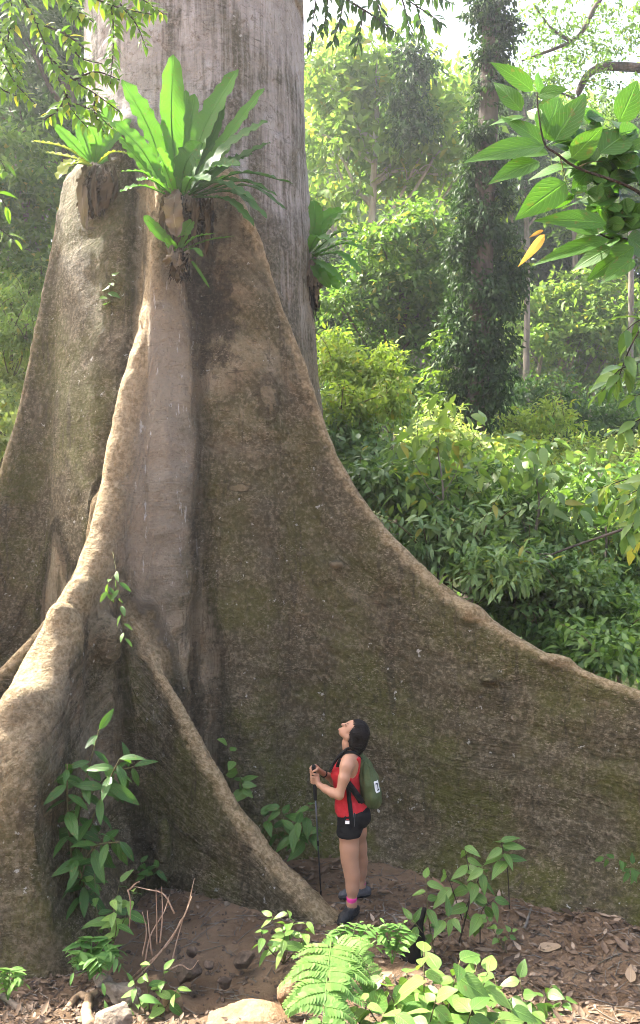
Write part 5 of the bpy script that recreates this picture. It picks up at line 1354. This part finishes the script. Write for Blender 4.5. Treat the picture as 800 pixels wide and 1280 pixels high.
# arms
B_.chain([W(350, 338, 6.545), W(343, 365, 6.515), W(330, 425, 6.485), W(306, 512, 6.465)], [.050, .050, .042, .034], .03)
B_.chain([W(306, 512, 6.465), W(272, 500, 6.50), W(235, 480, 6.54), W(203, 460, 6.585)], [.035, .036, .030, .023], .02)
B_.chain([W(354, 340, 6.835), W(345, 370, 6.87), W(325, 420, 6.90), W(306, 455, 6.91)], [.048, .046, .040, .033], .03)
B_.chain([W(306, 455, 6.91), W(278, 440, 6.87), W(250, 415, 6.80), W(224, 400, 6.735)], [.034, .034, .028, .022], .02)
# neck and head
B_.chain([Hd(415, 225), Hd(400, 290), W(362, 318)], [.046, .045, .056], .03)
HR = np.array([[-.79, 0, .61], [0, 1, 0], [.61, 0, .79]])
B_.ell(Hd(484, 172), (.084, .072, .084), .02)
B_.ell(Hd(440, 138), (.052, .060, .055), .03); B_.ell(Hd(404, 160), (.050, .056, .062), .025, HR)
B_.ell(Hd(372, 190), (.040, .045, .036), .025, HR); B_.ell(Hd(343, 194), (.023, .024, .021), .02); B_.ell(Hd(343, 168), (.021, .026, .020), .018)
for s in (-1, 1): B_.cone(Hd(398, 232, s * .05), Hd(356, 200, s * .02), .022, .016, .02)
B_.cone(Hd(390, 112), Hd(353, 113), .009, .012, .012); B_.ell(Hd(352, 116), (.012, .017, .011), .008)
for s in (-1, 1):
    B_.ell(Hd(376, 117, s * .034), (.012, .016, .012), .006, None, True)
    B_.ell(Hd(384, 118, s * .033), (.013, .014, .013), .003)
    B_.ell(Hd(392, 243, s * .062), (.012, .009, .021), .006); B_.ell(Hd(386, 243, s * .071), (.006, .006, .011), .003, None, True)
B_.ell(Hd(323, 154), (.009, .020, .006), .004); B_.ell(Hd(321, 165), (.009, .018, .006), .004)
# trekking pole axis and the hands closed round it
pa, pb = W(177, 425, 6.625), W(212, 1036, 6.895)
pb[2] = 0.0
pu = unit(pa - pb); e2 = unit(np.array([1., 0, 0]) - pu * pu[0]); e1 = np.cross(e2, pu)
if e1[1] > 0: e1 = -e1
def ring(th, up, r): return pa + pu * up + (e2 * math.cos(radians(th)) + e1 * math.sin(radians(th))) * r
HF = Field(np.minimum(pa, W(225, 470, 6.58)) - .11, np.maximum(pa, W(225, 395, 6.74)) + .11, .0035)
wr = W(203, 460, 6.585); wf = W(224, 400, 6.735)
HF.chain([W(235, 480, 6.54), wr], [.030, .023], .01); HF.chain([W(250, 415, 6.80), wf], [.028, .022], .01)
for k, (u, ln) in enumerate([(.026, .95), (.008, 1.05), (-.010, 1.), (-.027, .8)]):
    kn = ring(58, u, .029)
    HF.cone(wr, kn, .016, .0115, .012)
    HF.chain([kn, ring(58 + 62 * ln, u - .002, .0275), ring(58 + 125 * ln, u - .004, .0265), ring(58 + 180 * ln, u - .004, .025)], [.0105, .0092, .0085, .0075], .003)
HF.chain([wr * .6 + ring(20, .02, .03) * .4, ring(15, .035, .030), ring(75, .052, .030), ring(130, .056, .026)], [.014, .012, .0098, .008], .006)
for k, (u, ln) in enumerate([(.100, .9), (.084, 1.05), (.068, 1.), (.053, .8)]):
    kn = ring(-62, u, .031)
    HF.cone(wf, kn, .016, .0115, .012)
    HF.chain([kn, ring(-62 - 62 * ln, u - .004, .029), ring(-62 - 122 * ln, u - .010, .0275), ring(-62 - 175 * ln, u - .014, .026)], [.0105, .0092, .0085, .0075], .003)
HF.chain([wf * .6 + ring(-20, .07, .03) * .4, ring(-10, .085, .031), ring(45, .088, .031), ring(95, .084, .027)], [.014, .012, .0098, .008], .006)
HF.cone(pa + pu * .13, pa - pu * .2, .0165, .0165, .001, True)
def relax(V, Q, n):
    for _ in range(n):
        A = np.zeros_like(V); c = np.zeros(len(V))
        for k in range(4):
            for d in (1, 3):
                np.add.at(A, Q[:, k], V[Q[:, (k + d) % 4]]); np.add.at(c, Q[:, k], 1)
        V = V * .5 + .5 * A / np.maximum(c, 1)[:, None]
    return V
Vb, Qb = B_.mesh(); Vb = relax(Vb, Qb, 2); Vh, Qh = HF.mesh(); Vh = relax(Vh, Qh, 1)
body = MB().add(Vb, Qb).add(Vh, Qh).build('body', M['skin'], person)
# clothes
gx3, gy3, gz3 = T_.grid()
F = T_.F - .013
hem = W(360, 598)[2]; F = np.maximum(F, hem + .30 * (gx3 - W(300, 0)[0]) - gz3)
for s in (-1, 1):
    c0 = W(352, 350, Y0 + s * .175); d = np.sqrt(((gx3 - c0[0]) / 1.) ** 2 + ((gy3 - c0[1]) / .85) ** 2 + ((gz3 - c0[2]) / 1.25) ** 2) - .088
    F = np.maximum(F, -d)
    c0 = W(392, 385, Y0 + s * .150); d = np.sqrt((gx3 - c0[0]) ** 2 + ((gy3 - c0[1]) / .7) ** 2 + ((gz3 - c0[2]) / 1.3) ** 2) - .070
    F = np.maximum(F, -d)
c0 = W(322, 296); d = np.sqrt(((gx3 - c0[0]) / 1.) ** 2 + ((gy3 - c0[1]) / .85) ** 2 + ((gz3 - c0[2]) / 1.35) ** 2) - .092
F = np.maximum(F, -d)
F = np.maximum(F, gz3 - W(0, 300)[2])
V, Q = surface_nets(F.astype(np.float32), T_.o, T_.h); V = relax(V, Q, 2)
V = V + vnormals(V, Q) * (.0055 * fbm(V * np.array([13, 13, 20.]) + V[:, :1] * 14, 5, 3))[:, None]
MB().add(V, Q).build('tank_top', M['red'], person)
F = S_.F - .010
F = np.maximum(np.maximum(F, W(0, 690)[2] - gz3 + (gy3 - Y0) * .04), gz3 - W(0, 588)[2] - .30 * (gx3 - W(300, 0)[0]))
V, Q = surface_nets(F.astype(np.float32), S_.o, S_.h); V = relax(V, Q, 2); V = V + vnormals(V, Q) * (.004 * fbm(V * np.array([18, 18, 30.]), 6, 2))[:, None]
shorts = MB().add(V, Q).build('shorts', M['black_cloth'], person)
from mathutils.bvhtree import BVHTree
def on(V, Q, target, frm, off=.002):
    """the nearest skin of a mesh straight along a direction"""
    t = BVHTree.FromPolygons([tuple(v) for v in V], [tuple(int(i) for i in q) for q in Q])
    d = unit(np.asarray(target) - np.asarray(frm)); h = t.ray_cast(tuple(frm), tuple(d))
    return (np.array(h[0]) + np.array(h[1]) * off, np.array(h[1])) if h[0] else (np.asarray(target), -d)
def patch(V, Q, mid, rt_, up_, w, h, n=6, off=.003, frm=None, rnd=.0):
    pts = []
    frm = np.array([0, 0, CAMZ]) if frm is None else frm
    t = BVHTree.FromPolygons([tuple(v) for v in V], [tuple(int(i) for i in q) for q in Q])
    for a in np.linspace(-.5, .5, n + 1):
        for b in np.linspace(-.5, .5, n + 1):
            if rnd:
                k = max(0, abs(a) - (.5 - rnd)) / rnd; m = max(0, abs(b) - (.5 - rnd)) / rnd
                s = 1 / max(1, math.hypot(k, m)) if k and m else 1.
                a2 = math.copysign(min(abs(a), .5 - rnd) + max(0, abs(a) - .5 + rnd) * s, a); b2 = math.copysign(min(abs(b), .5 - rnd) + max(0, abs(b) - .5 + rnd) * s, b)
            else: a2, b2 = a, b
            p = mid + rt_ * a2 * w + up_ * b2 * h; d = unit(p - frm)
            hh = t.ray_cast(tuple(p - d * .3), tuple(d))
            pts.append(np.array(hh[0]) + np.array(hh[1]) * off if hh[0] else p)
    i = np.arange(n)[:, None] * (n + 1); j = np.arange(n)[None]
    return np.array(pts), np.stack([i + j, i + n + 1 + j, i + n + 2 + j, i + j + 1], -1).reshape(-1, 4)
R1 = np.array([1., 0, 0]); U1 = np.array([0, 0, 1.])
mb = MB(); mb.add(*patch(V, Q, W(348, 652, 6.5), R1, U1, .033, .026)); mb.build('white_print', M['white'], shorts)
mb = MB(); mb.add(*patch(V, Q, W(349, 637, 6.5), R1, U1, .022, .010)); mb.build('red_print', M['red'], shorts)
mb = MB(); mb.add(*patch(V, Q, W(379, 640, 6.5), unit(np.array([1., 0, .0])), unit(np.array([.06, 0, 1.])), .004, .13, 8)); mb.build('side_seam', M['grey_line'], shorts)
mb = MB(); mb.add(*patch(V, Q, W(386, 635, 6.5), unit(np.array([1., 0, .0])), unit(np.array([.06, 0, 1.])), .004, .12, 8)); mb.build('side_seam', M['grey_line'], shorts)
# hair
hf = Field(Hd(150, 560) - [.02, .2, .02], Hd(640, 40) + [.03, .2, .03], .006)
hf.ell(Hd(486, 172), (.094, .083, .092), .02)
X3, Y3, Z3 = hf.grid()
hl = Hd(432, 134); hf.F = np.maximum(hf.F, -((X3 - hl[0]) * .87 - (Z3 - hl[2]) * .5)).astype(np.float32)
hf.chain([Hd(507, 210), Hd(492, 280), Hd(470, 335), Hd(452, 385), Hd(446, 430)], [.082, .066, .052, .036, .018], .03)
for s in (-1, 1): hf.chain([Hd(448, 190, s * .062), Hd(436, 260, s * .056), Hd(430, 325, s * .045)], [.024, .024, .018], .02)
V, Q = hf.mesh(); V = relax(V, Q, 2)
th = np.arctan2(V[:, 1] - Y0, V[:, 2] - Hd(0, 172)[2])
V = V + vnormals(V, Q) * (.0035 * np.sin(th * 46 + 5 * fbm(V * 18, 8, 2)) + .003 * fbm(V * 30, 9, 2))[:, None]
hm = MB().add(V, Q); rgh = np.random.default_rng(3)
for k in range(90):     # strands lying over the hair and a few loose ends at the neck
    dy = rgh.uniform(-.078, .078); f_ = math.sqrt(max(0, 1 - (dy / .083) ** 2)); c_ = Hd(486, 172, 0.); R_ = .096
    a0 = rgh.uniform(1.75, 2.2); a1 = rgh.uniform(-.9, -.4)
    pts = [c_ + np.array([math.cos(t) * R_ * f_, dy, math.sin(t) * R_ * f_ * .98]) for t in np.linspace(a0, a1, 9)]
    if k % 2: pts += [Hd(500 + rgh.uniform(-15, 25), 300, dy * .7), Hd(465 + rgh.uniform(-20, 30), 370 + rgh.uniform(0, 40), dy * .6), Hd(450 + rgh.uniform(-25, 40), 430 + rgh.uniform(0, 60), dy * .7)]
    tube(hm, pts, .0030, .0012, 4, 22)
hair = hm.build('hair', M['hair'], person)
pth = catmull([Hd(440, 325, -.045), Hd(392, 338, -.075), Hd(345, 375, -.115), Hd(296, 430, -.125), Hd(258, 490, -.12), Hd(236, 545, -.10)], 60)
for ph in (0, 2.09, 4.19):
    mb = MB(); u = np.linspace(0, 1, 60); o = np.stack([np.cos(u * 38 + ph), np.sin(u * 38 + ph), 0 * u], -1) * .008
    tube(mb, pth + o, .011, .006, 7); mb.build('braid', M['hair'], hair)
# face details
for s in (-1, 1):
    mb = MB(); tube(mb, [Hd(396, 104, s * .018), Hd(398, 103, s * .034), Hd(404, 110, s * .047)], .0035, .002, 5, 8); mb.build('eyebrow', M['hair'], person)
    mb = MB(); tube(mb, [Hd(374, 113, s * .022), Hd(373, 112, s * .033), Hd(379, 116, s * .044)], .0028, .002, 5, 8); mb.build('eyelashes', M['hair'], person)
mb = MB(); tube(mb, [Hd(325, 159, -.017), Hd(316, 160, 0), Hd(325, 159, .017)], [.003, .0055, .003], None, 6, 10); mb.build('lips', M['lips'], person)
# bracelet
t = unit(W(250, 415, 6.80) - wf); A = unit(np.cross(t, UP)); Bq = np.cross(t, A); c0 = wf + t * .012
a = np.linspace(0, 2 * pi, 25)[:-1]
mb = MB(); pts = c0 + (A * np.cos(a)[:, None] + Bq * np.sin(a)[:, None]) * .0265
tube(mb, np.vstack([pts, pts[:2]]), .0058, None, 6); mb.build('bracelet', M['black_cloth'], person)
# socks and shoes
def foot(ank, d, mat, sock):
    d = unit(np.array([*d, 0.])); a = np.array([ank[0], ank[1], 0.])
    f = Field(a - [.24, .24, .02], a + [.24, .24, .2], .005)
    f.chain([a + d * -.052 + [0, 0, .048], a + d * .05 + [0, 0, .048], a + d * .115 + [0, 0, .044], a + d * .165 + [0, 0, .038]], [.040, .041, .043, .034], .02)
    f.cone(a + d * -.005 + [0, 0, .06], a + d * -.005 + [0, 0, .112], .046, .047, .02); f.cone(a + d * .03 + [0, 0, .075], a + d * .09 + [0, 0, .06], .038, .034, .02)
    x, y, z = f.grid()
    Fs = np.maximum(f.F, np.maximum(.010 - z, z - .094))
    Fs = np.maximum(Fs, -(np.sqrt((x - a[0]) ** 2 + (y - a[1]) ** 2 + np.minimum(z - .085, 0) ** 2) - .036))
    sh = sdf_part(f, 'shoe', M[mat], person, Fs.astype(np.float32), lambda v: .003 * fbm(v * 40, 3, 2))
    sdf_part(f, 'sole', M['sole'], sh, np.maximum(np.maximum(f.F - .006, z - .027), .002 - z).astype(np.float32))
    S = np.cross(d, UP)
    for k in range(4):
        q = a + d * (.035 + .022 * k); hgt = .115 - .012 * k
        mb = MB(); tube(mb, [q - S * .026 + [0, 0, hgt - .02], q + [0, 0, hgt - .002], q + S * .026 + [0, 0, hgt - .02]], .004, None, 5, 8); mb.build('lace', M['grey_line'], sh)
    mb = MB(); tube(mb, [a + [0, 0, .07], a + [0, 0, .11], a + [0, 0, sock]], [.042, .0425, .0445], None, 18, 10, wob=.03); mb.build('sock', M['pink'], person)
foot(W(371, 1085, 6.54), (-.55, -.83), 'shoe_dark', .165)
foot(W(418, 995, 6.88), (-.97, -.25), 'shoe_grey', .125)

# trekking pole
pole = thing('trekking_pole', 'thin grey trekking pole with a black grip held by the hiker', 'trekking pole', pb)
mb = MB(); tube(mb, [pb + pu * .05, pa - pu * .1], .0058, .0075, 10); mb.build('shaft', M['pole'], pole)
mb = MB(); tube(mb, [pa - pu * .20, pa - pu * .19, pa - pu * .1, pa, pa + pu * .09, pa + pu * .115, pa + pu * .122], [.011, .0145, .0155, .0155, .016, .018, .012], None, 12, 20); mb.build('grip', M['grip'], pole)
mb = MB(); tube(mb, [pb - pu * .004, pb + pu * .03, pb + pu * .055], [.003, .006, .009], None, 10); mb.build('tip', M['sole'], pole)
mb = MB(); tube(mb, [pb + pu * .50, pb + pu * .505, pb + pu * .545, pb + pu * .55], [.008, .0105, .0105, .008], None, 10); mb.build('clamp', M['grip'], pole)

# drawstring backpack
bag = thing('backpack', 'green canvas drawstring backpack with black straps on the woman’s back'.replace('’', "'"), 'backpack', W(465, 560))
f = Field(W(380, 600) - [.06, .30, .05], W(560, 290) + [.06, .30, .05], .007)
f.chain([W(416, 312), W(436, 365), W(456, 435), W(470, 505), W(474, 528)], [.026, .052, .076, .080, .070], .05)
f.cone(W(430, 545), W(495, 550), .045, .042, .04)
V, Q = f.mesh(); V = relax(V, Q, 2)
V[:, 1] = Y0 + .01 + (V[:, 1] - Y0) * 1.65
nv = vnormals(V, Q)
cr = np.clip((V[:, 2] - W(0, 470)[2]) / .2, 0, 1); an = np.arctan2(V[:, 1] - Y0, V[:, 0] - W(450, 0)[0])
V = V + nv * (.010 * cr * np.sin(an * 13 + 2 * fbm(V * 6, 2, 2)) + .008 * fbm(V * np.array([9, 9, 5.]), 21, 3))[:, None]
sack = MB().add(V, Q).build('sack', M['bag'], bag)
lm = W(505, 468, 6.60)
nrm = unit(np.array([.72, -.68, .12])); rt_ = unit(np.cross(UP, nrm)) ; rt_ = rt_ if rt_[0] > 0 else -rt_
upv = unit(np.cross(nrm, rt_)); upv = upv if upv[2] > 0 else -upv
upv = unit(upv + rt_ * -.12)
frm = lm + nrm * 1.0
mb = MB(); mb.add(*patch(V, Q, lm, rt_, upv, .070, .096, 10, .0025, frm, .12)); lab = mb.build('label_patch', M['white'], bag)
for (a, b, w, h) in [(.002, 0, .013, .058), (-.010, .027, .020, .011), (.003, -.028, .036, .010)]:
    mb = MB(); mb.add(*patch(V, Q, lm + rt_ * a + upv * b, rt_, upv, w, h, 4, .0045, frm)); mb.build('print', M['ink'], lab)
def ribbon(name, pts, width, face, mat, parent, th=.004):
    C = catmull(pts, 30); T = unit(np.gradient(C, axis=0)); S = unit(np.cross(np.asarray(face, float), T)); Nn = np.cross(T, S)
    r = np.stack([C - S * width / 2 - Nn * th / 2, C + S * width / 2 - Nn * th / 2, C + S * width / 2 + Nn * th / 2, C - S * width / 2 + Nn * th / 2], 1).reshape(-1, 3)
    i = np.arange(29)[:, None] * 4; j = np.arange(4)[None]; j2 = (j + 1) % 4
    mb = MB(); mb.add(r, np.stack([i + j, i + j2, i + 4 + j2, i + 4 + j], -1).reshape(-1, 4)); mb.add(np.zeros((0, 3)), np.array([[3, 2, 1, 0], [116, 117, 118, 119]]) - 120)
    return mb.build(name, M[mat], parent)
for s in (-1, 1):
    ribbon('strap', [W(418, 318, Y0 + s * .05), W(392, 296, Y0 + s * .085), W(362, 290, Y0 + s * .10), W(328, 305, Y0 + s * .105), W(303, 345, Y0 + s * .100), W(296, 385, Y0 + s * .105)], .034, (0, s * .35, 1), 'black_cloth', bag, .006)
ribbon('strap', [W(425, 555, 6.585), W(400, 515, 6.545), W(375, 480, 6.535), W(350, 448, 6.535)], .05, (0, -1, .1), 'black_cloth', bag)
ribbon('strap_end', [W(352, 452, 6.53), W(356, 520, 6.54), W(364, 590, 6.525), W(370, 640, 6.50), W(371, 692, 6.50)], .036, (0, -1, .0), 'black_cloth', bag)
for s in (-1, 1):
    mb = MB(); tube(mb, [W(412, 305, Y0 + s * .02), W(445, 350, Y0 + s * .075), W(472, 380, Y0 + s * .09), W(480, 420, Y0 + s * .115)], .004, None, 5, 14); mb.build('cord', M['bag'], bag)
# ------------------------------------------------------------------ the giant tree's unseen crown, shaped for shade, with gaps for sunlit spots
SUNV = unit(np.array([-.56, .36, .75]))
rg = np.random.default_rng(404)
LIT = [(P(75,765,6.8), .22), (P(45,850,6.2), .30), (P(20,900,5.8), .3), (P(20,980,5.5), .2), (P(104,700,7.0), .12), (P(130,600,7.2), .08), (P(560,1225,4.75), .62), (P(470,1240,4.75), .45), (P(400,1240,4.7), .42), (P(620,1240,4.75), .3), (P(300,1270,5.0), .34), (P(205,1235,5.2), .22), (P(150,1255,5.1), .2),
       (P(130,945,6.0), .13), (P(165,985,5.95), .08), (P(160,140,7.65), .34), (P(95,190,8.3), .5), (P(60,190,8.3), .4), (P(355,1160,5.7), .16), (P(60,60,4.3), .5), (P(100,110,4.3), .5), (P(150,50,4.3), .4), (P(20,110,4.3), .4), (P(690,200,2.9), .5), (P(770,150,2.9), .5), (P(740,320,2.9), .5), (P(720,1250,5.3), .12), (P(150,1120,5.8), .12)]
CC = np.array([P(240,740,7.)[0], 5.2, 0.])
n = 6400
h = rg.uniform(13.6, 16.4, n)
sx_ = rg.uniform(-4.6, 4.6, n); sy_ = rg.uniform(.2, 11., n)      # where the sprays shade the place
t = (h - 1.5) / SUNV[2]
c = np.stack([sx_, sy_, np.full(n, 1.5)], -1) + SUNV * t[:, None]
c[:, 2] = h
clump = fbm(c * np.array([.55, .55, .3]), 6, 3)
keep = (clump > -.35) & ((sy_ < 8.7) | (sx_ < -.4))
for p, r in LIT:
    v = c - p; a = v @ SUNV; d = np.linalg.norm(v - a[:, None] * SUNV, axis=1)
    keep &= ~((d < r + .5) & (a > 0))
c = c[keep]; per = 7; m = len(c) * per
base = np.repeat(c, per, 0) + rg.normal(0, 1, (m, 3)) * [.22, .22, .12]
for px, py, Y in [(300,185,7.7), (330,150,7.7), (275,215,7.6), (320,230,7.5), (70,300,9.), (75,370,8.9), (100,260,8.8)]:      # sprays added to shade the right of the fern and the left buttress
    q = P(px, py, Y); hh = rg.uniform(13.8, 16.4, 70); base = np.vstack([base, q + SUNV * ((hh - q[2]) / SUNV[2])[:, None] + rg.normal(0, .28, (70, 3))])
m = len(base); ok = np.ones(m, bool)
for p, r in LIT:
    v = base - p; a = v @ SUNV; d = np.linalg.norm(v - a[:, None] * SUNV, axis=1)
    ok &= ~((d < r + .36) & (a > 0))
ok &= base[:, 2] > CAMZ + .645 * base[:, 1] + .35
base = base[ok]; m = len(base)
mb = MB()
scatter(mb, LEAF4, base, unit(rg.normal(0, 1, (m, 3)) * [1, 1, .35] - [0, 0, .2]), unit(UP + rg.normal(0, .4, (m, 3))), .30 * rg.uniform(.7, 1.2, m))
mb.build('crown', M['tree_mid'], tree_root)  # unseen leaves, arranged to block the sun except along the chosen gaps
mb = MB()
for k in range(14):
    e = c[rg.integers(len(c))]; s = np.array([TC[0] + rg.normal(0, .3), TC[1] + rg.normal(0, .3), rg.uniform(14, 18)])
    tube(mb, [s, (s + e) / 2 + [0, 0, .6], e], .16, .03, 7, 12)
mb.build('limbs', M['grey_trunk'], tree_root)

# haze between the trunks
def haze_box(lo, hi, density):
    m, nt, out = newmat('haze'); g = NT(nt)
    v = g.n('VolumePrincipled'); v.inputs['Density'].default_value = density; v.inputs['Color'].default_value = (.93, .97, 1., 1); v.inputs['Anisotropy'].default_value = .65
    g.l(v.outputs[0], out.inputs['Volume'])
    x0, y0, z0 = lo; x1, y1, z1 = hi
    V = [(x0,y0,z0),(x1,y0,z0),(x1,y1,z0),(x0,y1,z0),(x0,y0,z1),(x1,y0,z1),(x1,y1,z1),(x0,y1,z1)]
    F = [(0,3,2,1),(4,5,6,7),(0,1,5,4),(1,2,6,5),(2,3,7,6),(3,0,4,7)]
    tag(MB().add(V, F).build('haze', m, shade=False), kind='stuff')
import os
allv = [np.array(o.matrix_world.translation) for o in sc.objects]
if not os.environ.get('NOHAZE'):
    gmin, gmax = float(gp[:, 2].min()), float(gp[:, 2].max())
    haze_box((gx[0] - 2, gy[0] - 2, gmin - 1), (gx[-1] + 2, gy[-1] + 2, max(gmax, max(v.co.z for o in (fo_, *[q for q in sc.objects if q.name.startswith(('foliage', 'crown', 'far_trunks', 'limbs'))]) for v in o.data.vertices)) + 1), .0023)
# ------------------------------------------------------------------ sun, sky, camera
SUN = unit(np.array([-.56, .36, .75]))
w = bpy.data.worlds.new('World'); sc.world = w; w.use_nodes = True
nt = w.node_tree; nt.nodes.clear()
sky = nt.nodes.new('ShaderNodeTexSky'); sky.sky_type = 'NISHITA'; sky.sun_disc = False
sky.sun_elevation = math.asin(SUN[2]); sky.sun_rotation = math.atan2(SUN[0], SUN[1])
sky.air_density = .7; sky.dust_density = 6.0; sky.ozone_density = 0.
bg = nt.nodes.new('ShaderNodeBackground'); bg.inputs[1].default_value = .13
wo = nt.nodes.new('ShaderNodeOutputWorld')
nt.links.new(sky.outputs[0], bg.inputs[0]); nt.links.new(bg.outputs[0], wo.inputs[0])
sl = bpy.data.lights.new('sun', 'SUN'); sl.energy = 3.9; sl.angle = radians(.55); sl.color = (1, .94, .84)
so = bpy.data.objects.new('sun', sl); COL.objects.link(so)
from mathutils import Vector
so.rotation_euler = Vector(tuple(SUN)).to_track_quat('Z', 'Y').to_euler(); so.location = (-8, 6, 30)
cd = bpy.data.cameras.new('camera'); cam = bpy.data.objects.new('camera', cd); COL.objects.link(cam)
cam.location = (0, 0, CAMZ); cam.rotation_euler = (radians(90), 0, 0)
cd.sensor_fit = 'VERTICAL'; cd.sensor_height = 24.; cd.lens = 24. * FPX / 1280.; cd.clip_end = 600; cd.clip_start = .05
sc.camera = cam
sc.view_settings.view_transform = 'Standard'; sc.view_settings.look = 'None'
sc.view_settings.exposure = 3.0; sc.view_settings.gamma = 1; sc.view_settings.use_curve_mapping = False
sc.render.engine = 'CYCLES'; sc.cycles.filter_width = 1.0
c = sc.cycles
c.use_denoising = True; c.max_bounces = 6; c.diffuse_bounces = 3; c.glossy_bounces = 2; c.transmission_bounces = 4; c.transparent_max_bounces = 4; c.volume_bounces = 0
c.use_adaptive_sampling = True; c.adaptive_threshold = .02
c.sample_clamp_indirect = 6
